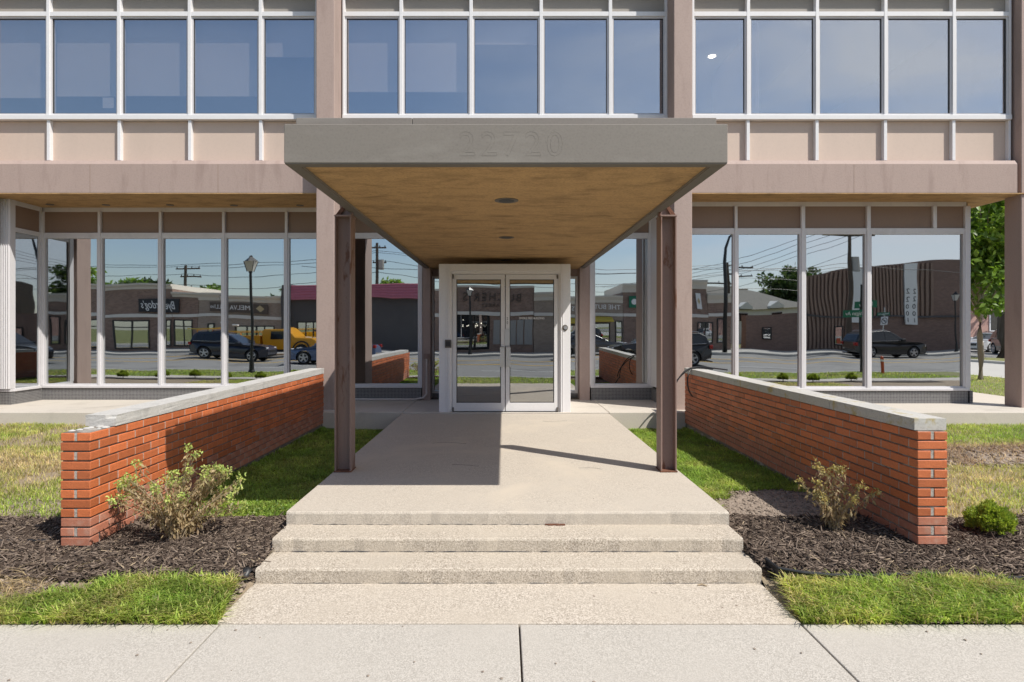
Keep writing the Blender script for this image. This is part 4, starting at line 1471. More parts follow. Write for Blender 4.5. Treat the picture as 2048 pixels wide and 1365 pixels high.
SOILC = (0.25, 0.20, 0.16)
clods('soil_clods', np.concatenate([scatter(SR + 0.02, WX - 0.02, 5.12, 6.2, 5200), scatter(SR + 0.03, 2.4, 3.62, 4.12, 700)]), 'loose brown soil crumbs between the steps and the right wall', SOILC, 0.008)
clods('soil_clods', np.concatenate([scatter(-3.9, -2.9, 3.75, 4.1, 1500), scatter(SL - 0.22, SL - 0.03, 3.7, 4.13, 600), scatter(-5.6, -3.4, 5.12, 5.7, 1500)]), 'loose soil crumbs on the bare spots left of the steps', SOILC, 0.008)
clods('soil_clods', scatter(3.7, 9.3, 7.1, 8.35, 3000), 'loose soil crumbs on the bare patch of the right lawn', SOILC, 0.018)
p = np.concatenate([scatter(-4.2, -3.0, 3.72, 4.12, 700), scatter(2.6, 4.4, 3.9, 4.12, 500)])
o = blades('dry_grass', p, 0.08, 0.006, [(0.50, 0.40, 0.25), (0.42, 0.33, 0.18)], rng.uniform(0, 1, len(p)), 2.4)
tag(o, 'dead flattened grass along the front of both mulch beds', 'grass')
# straw on the bare patch of the right lawn
p = scatter(3.7, 9.4, 7.1, 8.3, 3800)
p = p[vnoise(p[:, 0], p[:, 1], 2.5, 41) > 0.45]
o = blades('straw', p, 0.10, 0.007, [(0.42, 0.30, 0.20), (0.34, 0.24, 0.15), (0.24, 0.16, 0.10)], rng.uniform(0, 2, len(p)), 2.2)
tag(o, 'dead straw lying on the bare patch of the right lawn', 'straw')


def leaf_quads(c, size, pal, t, droop=0.0, long=1.6, axis=None):
    """pointed leaf shapes (two quads each, folded along the rib) at centres c"""
    n = len(c)
    if axis is None:
        axis = rng.normal(0, 1, (n, 3))
    axis = axis / np.linalg.norm(axis, axis=1)[:, None]
    axis[:, 2] -= droop
    axis = axis / np.linalg.norm(axis, axis=1)[:, None]
    r = rng.normal(0, 1, (n, 3))
    side = np.cross(axis, r)
    side /= np.linalg.norm(side, axis=1)[:, None] + 1e-9
    up = np.cross(side, axis)
    s = (size * rng.uniform(0.6, 1.3, n))[:, None]
    a0 = c
    a1 = c + axis * s * long * 0.45
    a2 = c + axis * s * long
    l1 = a1 + side * s * 0.42 + up * s * 0.14
    r1 = a1 - side * s * 0.42 + up * s * 0.14
    V = np.stack([a0, l1, a2, r1, a1], 1).reshape(-1, 3)
    i = np.arange(n)[:, None] * 5
    Fq = np.concatenate([i + np.array([[0, 4, 2, 1]]), i + np.array([[0, 3, 2, 4]])], 1).reshape(-1, 4)
    pal = np.array(pal)
    mi = np.clip(t, 0, len(pal) - 1.001)
    k0 = mi.astype(int)
    fr = (mi - k0)[:, None]
    col = (pal[k0] * (1 - fr) + pal[k0 + 1] * fr) * rng.uniform(0.75, 1.25, (n, 1))
    return V, Fq, np.repeat(col, 5, 0)


def join_np(parts):
    V, Fs, C, o = [], [], [], 0
    for v, f, c in parts:
        V.append(v)
        Fs.append(f + o)
        C.append(c)
        o += len(v)
    return np.concatenate(V), np.concatenate(Fs), np.concatenate(C)


def wilted_plant(base, label, nst, spread, hgt, seed, green, dense=4):
    r = random.Random(seed)
    bz = float(ground_z(base[0], base[1])) + 0.01
    root = thing('wilted_plant', label, 'plant', (base[0], base[1], bz))
    tips, along = [], []
    for i in range(nst):
        a = r.uniform(0, 2 * math.pi)
        sp = spread * math.sqrt(r.random())
        h = hgt * r.uniform(0.55, 1.08) * (1.0 - 0.45 * (sp / spread) ** 2)
        pts = []
        bx, by = r.gauss(0, 0.025), r.gauss(0, 0.025)
        for s in range(7):
            t = s / 6
            pts.append((bx + math.cos(a) * sp * t ** 1.3 + r.gauss(0, 0.006), by + math.sin(a) * sp * 0.75 * t ** 1.3 + r.gauss(0, 0.006), h * (t ** 0.8)))
        rad = [0.0045 - 0.003 * s / 6 for s in range(7)]
        MB().tube(pts, rad, 5).build('stem', m_twig, root, local=True)
        tips.append(pts[-1])
        for s in range(1, 7):
            for q in range(4 if s > 1 else 2):
                t = r.random()
                p0, p1 = Vector(pts[s - 1]), Vector(pts[s])
                along.append((*(p0 + (p1 - p0) * t), s / 6))
    along = np.array(along)
    along = np.repeat(along, dense, 0)
    along[:, :3] += rng.normal(0, 0.017, (len(along), 3))
    v1 = leaf_quads(along[:, :3], 0.0175, [(0.26, 0.175, 0.10), (0.42, 0.31, 0.17), (0.38, 0.30, 0.16), (0.26, 0.24, 0.115)], rng.uniform(0, 2.2, len(along)) + along[:, 3] ** 2 * 0.9, 1.1, 2.3)
    tp = np.repeat(np.array(tips), 36, 0)
    tp = tp + rng.normal(0, 0.017, tp.shape)
    v2 = leaf_quads(tp, 0.017, [(0.58, 0.60, 0.20), (0.48, 0.56, 0.15), (0.28, 0.40, 0.12)] if green else [(0.52, 0.41, 0.15), (0.44, 0.37, 0.13), (0.28, 0.27, 0.10)], rng.uniform(0, 2, len(tp)), 0.1, 1.4)
    V, Fq, Cc = join_np([v1, v2])
    o = link('leaves', np_mesh('leaves', V, Fq, Cc, m_leaf, 4), root, True)
    o['kind'] = 'stuff'
    return root


gz = lambda x, y: float(ground_z(x, y))
wilted_plant((PX(352, 4.62), 4.62), 'large wilted shrub with yellow green tips in front of the left wall', 40, 0.50, 0.74, 5, True)
wilted_plant((PX(1672, 4.78), 4.78), 'small withered shrub with dead flower heads beside the right wall', 15, 0.30, 0.54, 14, False, 3)


def evergreen(loc, size, label, group=None):
    root = thing('evergreen_shrub', label, 'shrub', loc, 0, group)
    MB().cyl((0, 0, -0.03), (0, 0, size * 0.5), 0.018, 0.008, 7).build('stem', m_twig, root, local=True)
    n = 6500
    d = rng.normal(0, 1, (n, 3))
    d /= np.linalg.norm(d, axis=1)[:, None]
    d[:, 2] = np.abs(d[:, 2]) * 1.0 - 0.25
    rad = size * (0.55 + 0.45 * rng.random(n) ** 0.4)
    lump = 1 + 0.18 * np.sin(d[:, 0] * 6 + 1) * np.sin(d[:, 1] * 7) + 0.12 * np.sin(d[:, 2] * 9) + 0.10 * rng.random(n) ** 3
    c = d * (rad * lump)[:, None] * np.array([[0.80, 0.80, 0.95]]) + np.array([[0, 0, size * 0.50]])
    ax = d * 0.8 + np.array([[0, 0, 0.7]]) + rng.normal(0, 0.35, (n, 3))
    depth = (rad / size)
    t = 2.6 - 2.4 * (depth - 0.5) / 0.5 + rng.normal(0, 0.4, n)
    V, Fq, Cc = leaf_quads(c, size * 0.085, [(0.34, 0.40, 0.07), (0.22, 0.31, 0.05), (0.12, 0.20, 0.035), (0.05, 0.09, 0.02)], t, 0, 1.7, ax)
    o = link('foliage', np_mesh('foliage', V, Fq, Cc, m_leaf, 4), root, True)
    return root


ev = evergreen((PX(1986, 4.70), 4.72, gz(3.8, 4.72) + 0.02), 0.185, 'small round bright green evergreen shrub in the mulch right of the right wall')
for i, x in enumerate((-12.1, -10.9, -9.9, -8.9, -7.8, -6.7)):
    dup(ev, (x, 4.7, gz(x, 4.7) + 0.02), i * 1.3, ('first', 'second', 'third', 'fourth', 'fifth', 'last')[i] + ' evergreen shrub from the left in the row mirrored in the left windows', 'evergreen shrubs mirrored in the left windows')
for i, x in enumerate((7.0, 8.4, 9.3, 10.4)):
    dup(ev, (x, 4.7, gz(x, 4.7) + 0.02), i * 1.7 + 0.4, ('first', 'second', 'third', 'last')[i] + ' evergreen shrub from the left in the row mirrored in the right windows', 'evergreen shrubs mirrored in the right windows')

# clover-like weeds at the sunlit edge of the left inner lawn
n = 900
xy = np.stack([rng.uniform(-2.9, SL - 0.05, n), 5.17 + np.abs(rng.normal(0, 0.13, n))], -1)
c = np.stack([xy[:, 0], xy[:, 1], ground_z(xy[:, 0], xy[:, 1]) + rng.uniform(0.02, 0.06, n)], -1)
V, Fq, Cc = leaf_quads(c, 0.020, [(0.25, 0.28, 0.06), (0.16, 0.24, 0.045), (0.10, 0.17, 0.03)], rng.uniform(0, 2, n), -0.3, 1.2)
o = link('weeds', np_mesh('weeds', V, Fq, Cc, m_leaf, 4))
tag(o, 'low broad leaved weeds at the sunny edge of the left inner grass', 'weeds', kind='stuff')


# ------------------------------------------------------------------ trees
def tree(loc, label, trunk_h, trunk_r, crown_c, crown_r, nleaf, leaf, pal, bark, group=None, nclump=60, seed=1, cat='tree'):
    r = np.random.default_rng(seed)
    root = thing('leafy_tree', label, cat, loc, 0, group)
    cc = np.array(crown_c, float)
    cr_ = np.array(crown_r, float)
    t = MB()
    t.tube([(0, 0, -0.2), (0.02, 0, trunk_h * 0.35), (-0.02, 0.01, trunk_h * 0.7), (0, 0, trunk_h), (0.05, 0.05, cc[2] + cr_[2] * 0.5)], [trunk_r * 1.25, trunk_r, trunk_r * 0.92, trunk_r * 0.85, trunk_r * 0.2], 10)
    t.build('trunk', bark, root, local=True, smooth=True)
    d = r.normal(0, 1, (nclump, 3))
    d /= np.linalg.norm(d, axis=1)[:, None]
    rad = r.random(nclump) ** 0.45
    cl_ = cc + d * rad[:, None] * cr_ * 0.92
    lm = MB()
    for q in range(0, nclump, 5):
        p1 = cl_[q]
        h0 = trunk_h * 0.85 + r.random() * max(0.1, (p1[2] - trunk_h)) * 0.5
        lm.tube([(0, 0, h0), tuple((np.array([0, 0, h0]) + p1) / 2 + np.array([0, 0, 0.12])), tuple(p1)], [trunk_r * 0.4, trunk_r * 0.25, trunk_r * 0.08], 6)
    lm.build('limb', bark, root, local=True)
    k = r.integers(0, nclump, nleaf)
    crad = float(cr_.mean()) * (0.17 + 0.13 * r.random(nclump))
    off = r.normal(0, 1, (nleaf, 3))
    off /= np.linalg.norm(off, axis=1)[:, None]
    off *= (r.random(nleaf) ** 0.5 * crad[k])[:, None] * np.array([[1.25, 1.25, 0.75]])
    c = cl_[k] + off
    tone = r.uniform(0, 1.2, nclump)[k] + r.uniform(0, 1.8, nleaf)
    V, Fq, Cc = leaf_quads(c, leaf, pal, tone, 0.45, 1.5)
    link('crown', np_mesh('crown', V, Fq, Cc, m_leaf, 4), root, True)
    return root


GREEN = [(0.34, 0.44, 0.07), (0.22, 0.34, 0.055), (0.12, 0.21, 0.035), (0.06, 0.11, 0.022)]
OLIVE = [(0.13, 0.17, 0.04), (0.075, 0.115, 0.03), (0.04, 0.07, 0.02), (0.025, 0.045, 0.014)]
ty = 20.6
tree((PX(1961, ty), ty, -0.02), 'young leafy tree with pale slim trunk beyond the right end of the building', 2.2, 0.095, (0.1, 0, 4.6), (2.3, 2.2, 3.0), 9000, 0.17, GREEN, m_bark, nclump=85, seed=3)
ty = 36.0
tree((PX(2010, ty) + 0.1, ty, -0.04), 'big dark trunked tree behind the young one, partly hidden by the column', 3.4, 0.48, (0.8, 0, 7.5), (4.2, 4.0, 4.2), 9000, 0.22, OLIVE, m_bark2, nclump=80, seed=6)
tree((PX(1905, 60), 60, -0.05), 'distant dark tree closing the gap beyond the young tree', 3.0, 0.3, (2.0, 0, 9), (8, 5, 7), 8000, 0.34, OLIVE, m_bark2, nclump=90, seed=12)

# ------------------------------------------------------------------ beyond the right end: wall and cars; and the street mirrored in the glass
m_pinkbrick = M_brickwall('pink_brickwork', (0.43, 0.235, 0.195), (0.48, 0.27, 0.22), (0.45, 0.36, 0.32))
m_shopbrick = M_brickwall('brown_brickwork', (0.22, 0.130, 0.095), (0.34, 0.215, 0.165), (0.38, 0.32, 0.28))
m_shopbrick2 = M_brickwall('grey_brickwork', (0.33, 0.25, 0.195), (0.42, 0.33, 0.265), (0.44, 0.39, 0.34))
m_cornice = M('cornice_paint', (0.62, 0.575, 0.50), 0.8, 0.06)
m_belt = M('stone_belt', (0.70, 0.67, 0.62), 0.8, 0.06)
m_darkwall = M('charcoal_wall', (0.085, 0.080, 0.082), 0.7, 0.2, 0.8)
m_maroon = M('maroon_shingle', (0.50, 0.17, 0.22), 0.8, 0.15, 3)
m_shopglass = M_glass('shop_glass', 0.62, (0.35, 0.35, 0.35), 0)
m_dark = M('dark_interior', (0.02, 0.02, 0.02), 0.9, 0.2)
m_signblack = M('sign_black', (0.02, 0.02, 0.025), 0.5, 0.05)
m_signbrown = M('sign_brown', (0.10, 0.075, 0.06), 0.6, 0.05)
m_gold = M('sign_gold', (0.52, 0.42, 0.24), 0.6, 0.05)
m_signgreen = M('sign_green', (0.01, 0.16, 0.085), 0.5, 0.05)
m_awning = M('yellow_awning', (0.55, 0.42, 0.06), 0.7, 0.08)
m_greypanel = M('grey_panel', (0.33, 0.325, 0.31), 0.7, 0.08)
m_rib = M('ribbed_brown_cladding', (0.27, 0.185, 0.14), 0.75, 0.15, 0.6)
m_brownwall = M_brickwall('umber_brickwork', (0.22, 0.135, 0.105), (0.30, 0.185, 0.145), (0.27, 0.21, 0.175))
m_banner = M('white_banner', (0.80, 0.80, 0.77), 0.7, 0.05)
m_siding = M('pale_siding', (0.75, 0.75, 0.71), 0.7, 0.05)
m_shingle = M('grey_shingle', (0.20, 0.19, 0.165), 0.9, 0.2, 3)
m_pole = M('weathered_pole', (0.10, 0.075, 0.055), 0.9, 0.2, 4, stretch=(1, 1, 0.2))
m_iron = M('black_iron', (0.018, 0.018, 0.018), 0.4, 0.1)
m_lampglass = M('frosted_lamp_glass', (0.62, 0.60, 0.55), 0.3, 0.03)
m_tyre = M('tyre_rubber', (0.02, 0.02, 0.02), 0.8, 0.1)
m_rim_al = M('wheel_alloy', (0.50, 0.50, 0.51), 0.3, 0.05, metal=0.7)
m_carglass = M('car_glass', (0.015, 0.017, 0.02), 0.05, 0.0, bump=0, fvar=0, spec=0.8)
m_tail = M('tail_lamp_red', (0.35, 0.012, 0.012), 0.2, 0.05, bump=0)
m_head = M('head_lamp', (0.75, 0.75, 0.76), 0.15, 0.05, bump=0)
m_yel = M('yellow_truck_paint', (0.72, 0.33, 0.012), 0.3, 0.03, bump=0, fvar=0, coat=0.6)
m_orange = M('orange_plastic', (0.60, 0.10, 0.03), 0.5, 0.05)

pk = thing('brick_building', 'pink brick building beyond the car park, seen past the right column', 'building', (38, 58, -0.06))
B(30, 110, 58, 70, -0.3, 7.0).build('wall', m_pinkbrick, pk)
B(29.9, 110.1, 57.9, 70.1, 7.0, 7.3).build('coping', m_cornice, pk)
for k in range(8):
    x = 40 + k * 6.5
    f = B(x, x + 2.2, 57.93, 58.0, 1.4, 3.4).build('window', m_white, pk)
    B(x + 0.12, x + 2.08, 57.91, 57.925, 1.52, 3.28).build('pane', m_carglass, f)


def paint(name, col, coat=0.7):
    return M(name, col, 0.35, 0.03, 1.0, 20, 0.0, 0, coat=coat, metal=0.2)


def make_car(name, label, cat, pm, loc, rz, kind='suv'):
    root = thing(name, label, cat, loc, rz)
    if kind == 'suv':
        L, Wd, H, belt, hood, wr = 4.7, 1.86, 1.68, 1.03, 0.98, 0.36
        ax = (1.45, -1.35)
        prof = [(-2.28, 0.40), (-2.34, 0.62), (-2.30, 1.0), (-2.22, 1.06), (0.85, belt), (1.85, hood - 0.04), (2.18, 0.86), (2.33, 0.66), (2.33, 0.36), (2.2, 0.27)]
        cab = [(-2.24, 1.04), (-2.02, 1.48), (-1.72, 1.64), (-0.4, 1.68), (0.1, 1.62), (0.98, belt - 0.01)]
        side = [[(-2.0, 1.10), (-1.80, 1.48), (-1.32, 1.53), (-1.32, 1.10)], [(-1.26, 1.10), (-1.26, 1.535), (-0.40, 1.56), (-0.34, 1.10)], [(-0.27, 1.10), (-0.32, 1.56), (0.02, 1.53), (0.66, 1.10)]]
    else:
        L, Wd, H, belt, hood, wr = 4.7, 1.80, 1.45, 0.93, 0.90, 0.33
        ax = (1.42, -1.38)
        prof = [(-2.25, 0.36), (-2.34, 0.55), (-2.30, 0.90), (-2.15, 0.98), (-1.5, 0.98), (0.95, belt), (1.85, hood - 0.08), (2.2, 0.74), (2.33, 0.58), (2.33, 0.32), (2.2, 0.22)]
        cab = [(-1.85, 0.97), (-1.05, 1.37), (-0.6, 1.44), (0.0, 1.42), (1.05, belt - 0.01)]
        side = [[(-1.35, 1.02), (-0.95, 1.32), (-0.40, 1.36), (-0.38, 1.02)], [(-0.30, 1.02), (-0.32, 1.36), (0.0, 1.34), (0.68, 1.02)]]
    zu = 0.27 if kind == 'suv' else 0.22
    poly = list(prof)
    for cx in ax:
        R = wr + 0.07
        zc = wr
        a0 = math.asin(min(1, (zc - zu) / R))
        for i in range(11):
            t = -a0 + (math.pi + 2 * a0) * i / 10
            poly.append((cx + R * math.cos(t), zc + R * math.sin(t)))
    hw = Wd / 2
    n = len(poly)

    def ywid(x, z):
        w = hw
        if z > 0.75:
            w -= 0.07 * (z - 0.75) / 0.3
        if z < 0.45:
            w -= 0.04
        if abs(x) > 2.0:
            w -= 0.16 * ((abs(x) - 2.0) / 0.33)
        return w
    vs, fs = [], []
    for s in (-1, 1):
        for x, z in poly:
            vs.append((x, s * ywid(x, z), z))
    fs = [tuple(range(n)), tuple(range(n, 2 * n))[::-1]] + [(i, n + i, n + (i + 1) % n, (i + 1) % n) for i in range(n)]
    body = MB().add(vs, fs)
    body.build('body', pm, root, local=True)
    # cabin
    cz0, cz1 = cab[0][1], max(z for _, z in cab)
    wb, wt = hw - 0.10, hw - 0.27

    def cy(z):
        return wb + (wt - wb) * (z - cz0) / (cz1 - cz0)
    n = len(cab)
    vs = [(x, -cy(z), z) for x, z in cab] + [(x, cy(z), z) for x, z in cab]
    fs = [tuple(range(n)), tuple(range(n, 2 * n))[::-1]] + [(i, n + i, n + (i + 1) % n, (i + 1) % n) for i in range(n)]
    MB().add(vs, fs).build('cabin', pm, root, local=True, bevel=0.02)
    for s in (-1, 1):
        for q in side:
            vs = [(x, s * (cy(z) + 0.012), z) for x, z in q] + [(x, s * (cy(z) - 0.02), z) for x, z in q]
            m = len(q)
            MB().add(vs, [tuple(range(m)), tuple(range(m, 2 * m))[::-1]] + [(i, m + i, m + (i + 1) % m, (i + 1) % m) for i in range(m)]).build('side_window', m_carglass, root, local=True)
        B(*sorted((0.60, 0.82)), *sorted((s * (hw - 0.06), s * (hw + 0.13))), belt + 0.02, belt + 0.16).build('mirror', pm, root, local=True, bevel=0.03)
        B(2.02, 2.26, *sorted((s * 0.50, s * 0.80)), 0.70, 0.82).build('headlight', m_head, root, local=True, bevel=0.02)
        B(-2.36, -2.2, *sorted((s * 0.58, s * 0.86)), 0.82, 1.0).build('taillight', m_tail, root, local=True, bevel=0.02)
        for cx in ax:
            yw = s * (hw - 0.12)
            w_ = MB().cyl((cx, yw - 0.11, wr), (cx, yw + 0.11, wr), wr, n=24).build('wheel', m_tyre, root, local=True, bevel=0.02)
            r_ = MB().cyl((cx, yw + s * 0.10, wr), (cx, yw + s * 0.118, wr), wr * 0.24, n=12)
            for k in range(5):
                t = k * 2 * math.pi / 5
                c0, s0 = math.cos(t), math.sin(t)
                q = [(-0.03, 0), (0.03, 0), (0.045, wr * 0.68), (-0.045, wr * 0.68)]
                vv = []
                for yy in (yw + s * 0.10, yw + s * 0.115):
                    for u, v in q:
                        vv.append((cx + u * c0 - v * s0, yy, wr + u * s0 + v * c0))
                r_.add(vv, [(0, 1, 2, 3), (7, 6, 5, 4), (0, 4, 5, 1), (1, 5, 6, 2), (2, 6, 7, 3), (3, 7, 4, 0)])
            ring = [(wr * 0.64, 0), (wr * 0.70, 0)]
            pts = [(cx + wr * 0.67 * math.cos(t * math.pi / 10), yw + s * 0.108, wr + wr * 0.67 * math.sin(t * math.pi / 10)) for t in range(21)]
            r_.tube(pts, 0.018, 5)
            r_.build('rim', m_rim_al, w_)
    # front and rear glass
    for (xa, za), (xb, zb), off in ((cab[-1], cab[-2], 1), (cab[0], cab[1], -1)):
        dx, dz = xb - xa, zb - za
        p = []
        for t, in ((0.12,), (0.90,)):
            x, z = xa + dx * t, za + dz * t
            for sgn_ in (-1, 1):
                p.append((x, sgn_ * (cy(z) - 0.08), z))
        nx_, nz_ = (dz, -dx) if off > 0 else (-dz, dx)
        ln = math.hypot(nx_, nz_)
        nx_, nz_ = nx_ / ln * 0.014, nz_ / ln * 0.014
        if nz_ < 0:
            nx_, nz_ = -nx_, -nz_
        top_ = [(x + nx_, y, z + nz_) for x, y, z in p]
        bot_ = [(x - nx_, y, z - nz_) for x, y, z in p]
        vs = [top_[0], top_[1], top_[3], top_[2], bot_[0], bot_[1], bot_[3], bot_[2]]
        MB().add(vs, [(0, 1, 2, 3), (7, 6, 5, 4), (0, 4, 5, 1), (1, 5, 6, 2), (2, 6, 7, 3), (3, 7, 4, 0)]).build('windscreen' if off > 0 else 'rear_window', m_carglass, root, local=True)
    B(2.28, 2.345, -0.45, 0.45, 0.50, 0.68).build('grille', m_black, root, local=True, bevel=0.01)
    B(-2.30, 2.30, -hw + 0.06, hw - 0.06, zu - 0.03, zu + 0.02).build('underside', m_black, root, local=True)
    if kind == 'suv':
        for s in (-1, 1):
            MB().tube([(-1.7, s * (wt - 0.06), 1.67), (-1.5, s * (wt - 0.06), 1.73), (-0.3, s * (wt - 0.06), 1.74), (-0.05, s * (wt - 0.06), 1.67)], 0.016, 6).build('roof_rail', m_chrome, root, local=True)
            MB().tube([(-2.02, s * (cy(1.08) + 0.016), 1.09), (0.70, s * (cy(1.08) + 0.016), 1.085)], 0.012, 5).build('window_trim', m_chrome, root, local=True)
    return root


RZ = -0.15
make_car('parked_car', 'silver car parked far off under the young tree', 'car', paint('silver_paint', (0.45, 0.46, 0.48)), (36.6, 45.5, -0.06), math.radians(200), 'sedan')
make_car('parked_car', 'black car parked nearest the dark tree trunk in the far car park', 'car', paint('black_paint', (0.012, 0.012, 0.014)), (34.5, 40.6, -0.06), math.radians(250), 'suv')
make_car('passing_car', 'dark blue sport utility car mirrored in the left windows', 'car', paint('navy_paint', (0.022, 0.027, 0.045)), (PX(464, 36.3), -12.3, RZ), 0, 'suv')
make_car('passing_car', 'blue grey saloon car mirrored at the right end of the left windows', 'car', paint('blue_paint', (0.10, 0.15, 0.27)), (PX(578, 32) + 2.4, -8.0, RZ), math.pi, 'sedan')
make_car('passing_car', 'black sport utility car mirrored in the right corner window', 'car', paint('jet_paint', (0.010, 0.010, 0.011)), (PX(1766, 39.6), -16.7, RZ), 0, 'suv')
make_car('passing_car', 'black car with red tail lamp mirrored either side of the right column', 'car', paint('coal_paint', (0.016, 0.015, 0.017)), (PX(1310, 30.8), -7.3, RZ), math.pi, 'suv')
make_car('passing_car', 'grey saloon car mirrored in the window right of the doors', 'car', paint('grey_paint', (0.12, 0.12, 0.125)), (PX(1185, 38.5), -14.5 - 1.2, RZ), 0, 'sedan')

# yellow service truck with a ladder rack
tk = thing('service_truck', 'yellow service truck carrying ladders, mirrored behind the dark blue car', 'truck', (PX(535, 40.4), -16.5, RZ), 0)
B(-4.4, -0.3, -1.05, 1.05, 0.70, 1.50).build('service_body', m_yel, tk, local=True, bevel=0.03)
for k in range(4):
    B(-4.3 + k, -3.4 + k, -1.065, -1.05, 0.78, 1.42).build('locker_door', m_yel, tk, local=True, bevel=0.006)
    B(-4.3 + k, -3.4 + k, 1.05, 1.065, 0.78, 1.42).build('locker_door', m_yel, tk, local=True, bevel=0.006)
MB().prism([(-0.15, 0.55), (-0.15, 1.82), (0.05, 1.93), (1.25, 1.93), (1.45, 1.86), (2.05, 1.30), (3.15, 1.20), (3.42, 1.04), (3.5, 0.55)], -0.98, 0.98, 'y').build('cab', m_yel, tk, local=True, bevel=0.04)
for s in (-1, 1):
    MB().prism([(0.40, 1.28), (0.45, 1.78), (1.28, 1.78), (1.78, 1.28)], *sorted((s * 0.975, s * 0.995)), 'y').build('side_window', m_carglass, tk, local=True)
    B(3.44, 3.53, *sorted((s * 0.6, s * 0.9)), 0.82, 1.02).build('headlight', m_head, tk, local=True)
    for cx in (2.45, -2.9):
        w_ = MB().cyl((cx, s * 0.92 - 0.13, 0.42), (cx, s * 0.92 + 0.13, 0.42), 0.42, n=22).build('wheel', m_tyre, tk, local=True)
        MB().cyl((cx, s * 1.04, 0.42), (cx, s * 1.06, 0.42), 0.24, n=16).build('rim', m_rim_al, w_)
        MB().tube([(cx + 0.52 * math.cos(t * math.pi / 8), s * 1.0, 0.5 + 0.52 * math.sin(t * math.pi / 8)) for t in range(9)], 0.05, 6).build('wheel_arch', m_black, tk, local=True)
    rail = MB()
    for x in (-4.3, -2.3, -0.4):
        rail.tube([(x, s * 0.95, 1.45), (x, s * 0.95, 1.72)], 0.03, 6)
    rail.tube([(-4.4, s * 0.95, 1.72), (-0.2, s * 0.95, 1.72)], 0.03, 6)
    rail.build('ladder_rack', m_yel, tk, local=True)
ld = MB()
for yy in (0.45, 0.85):
    ld.tube([(-5.1, yy, 1.80), (-0.2, yy, 1.80)], 0.035, 6)
for k in range(16):
    ld.tube([(-5.0 + k * 0.31, 0.45, 1.80), (-5.0 + k * 0.31, 0.85, 1.80)], 0.018, 5)
ldo = thing('ladder', 'long ladder carried on top of the yellow truck', 'ladder', (tk.location.x, tk.location.y, RZ), 0)
ld.build('rails_and_rungs', m_awning, ldo, local=True)
for x, z in ((-1.9, 2.12), (-2.9, 2.08)):
    MB().tube([(x, 0.5, 1.48), (x, 0.5, z)], 0.02, 5).build('lamp_stalk', m_iron, tk, local=True)
    B(x - 0.22, x + 0.10, 0.42, 0.6, z, z + 0.10).build('work_lamp', m_head, tk, local=True, bevel=0.02)
B(-0.3, 3.45, -0.9, 0.9, 0.38, 0.60).build('chassis', m_black, tk, local=True)
B(-4.4, -0.3, -0.8, 0.8, 0.5, 0.75).build('chassis', m_black, tk, local=True)


# lantern lamp posts
def lantern(loc, h, label):
    root = thing('street_lamp', label, 'street lamp', loc)
    MB().lathe([(0.13, 0), (0.13, 0.08), (0.10, 0.14), (0.085, 0.55), (0.06, 0.65), (0.05, h - 0.62), (0.075, h - 0.60), (0.05, h - 0.56)], n=14).build('post', m_iron, root, local=True)
    hd = MB()
    hd.add([(-0.09, -0.09, h - 0.56), (0.09, -0.09, h - 0.56), (0.09, 0.09, h - 0.56), (-0.09, 0.09, h - 0.56), (-0.19, -0.19, h - 0.18), (0.19, -0.19, h - 0.18), (0.19, 0.19, h - 0.18), (-0.19, 0.19, h - 0.18)],
           [(0, 3, 2, 1), (4, 5, 6, 7), (0, 1, 5, 4), (1, 2, 6, 5), (2, 3, 7, 6), (3, 0, 4, 7)])
    ho = hd.build('lantern', m_lampglass, root, local=True)
    cp = MB().lathe([(0.28, h - 0.185), (0.25, h - 0.16), (0.09, h - 0.03), (0.06, h), (0.07, h + 0.03), (0.02, h + 0.06)], n=4)
    cpo = cp.build('lantern_cap', m_iron, root, local=True)
    for sx_ in (-1, 1):
        for sy_ in (-1, 1):
            MB().tube([(sx_ * 0.095, sy_ * 0.095, h - 0.57), (sx_ * 0.197, sy_ * 0.197, h - 0.18)], 0.012, 5).build('lantern_bar', m_iron, ho)
    return root


lantern((PX(501, 24.4), -0.4, -0.03), 4.62, 'black lantern lamp post mirrored in the third full left window')
lantern((PX(441, 44), -20.0, -0.01), 4.2, 'small far lantern lamp post mirrored behind a left window mullion')
lantern((PX(940, 40.6), -20.0, -0.01), 4.4, 'lantern lamp post mirrored in the left door')
lantern((PX(1908, 42.9), -20.0, -0.01), 4.25, 'lantern lamp post mirrored at the right edge of the corner window')
# tall curved lamp
cl_ = thing('street_lamp', 'tall dark curved arm street lamp mirrored in the first right window', 'street lamp', (PX(1444, 42.2), -19.3, -0.01))
MB().tube([(0, 0, 0), (0, 0, 4), (0.02, 0, 6.3), (0.1, 0, 7.3), (0.4, 0, 8.1), (0.9, 0, 8.45), (1.6, 0, 8.5)], [0.17, 0.14, 0.12, 0.10, 0.08, 0.07, 0.06], 10).build('post', m_iron, cl_, local=True, smooth=True)
B(1.4, 2.1, -0.14, 0.14, 8.42, 8.56).build('lamp_head', m_iron, cl_, local=True, bevel=0.03)


def utility_pole(loc, h, arms, label, xf=False):
    root = thing('utility_pole', label, 'utility pole', loc)
    MB().cyl((0, 0, -0.3), (0, 0, h), 0.20, 0.14, 10).build('pole', m_pole, root, local=True)
    for z, w, off in arms:
        a = B(off - w / 2, off + w / 2, -0.2, -0.05, z - 0.07, z + 0.07).build('crossarm', m_pole, root, local=True)
        for k in range(4):
            x = off - w / 2 + 0.1 + k * (w - 0.2) / 3
            MB().cyl((x, -0.12, z + 0.07), (x, -0.12, z + 0.24), 0.05, 0.04, 7).build('insulator', m_iron, a)
    if xf:
        MB().cyl((0.42, 0, h - 2.9), (0.42, 0, h - 1.9), 0.28, n=14).build('transformer', m_kerb, root, local=True)
    return root


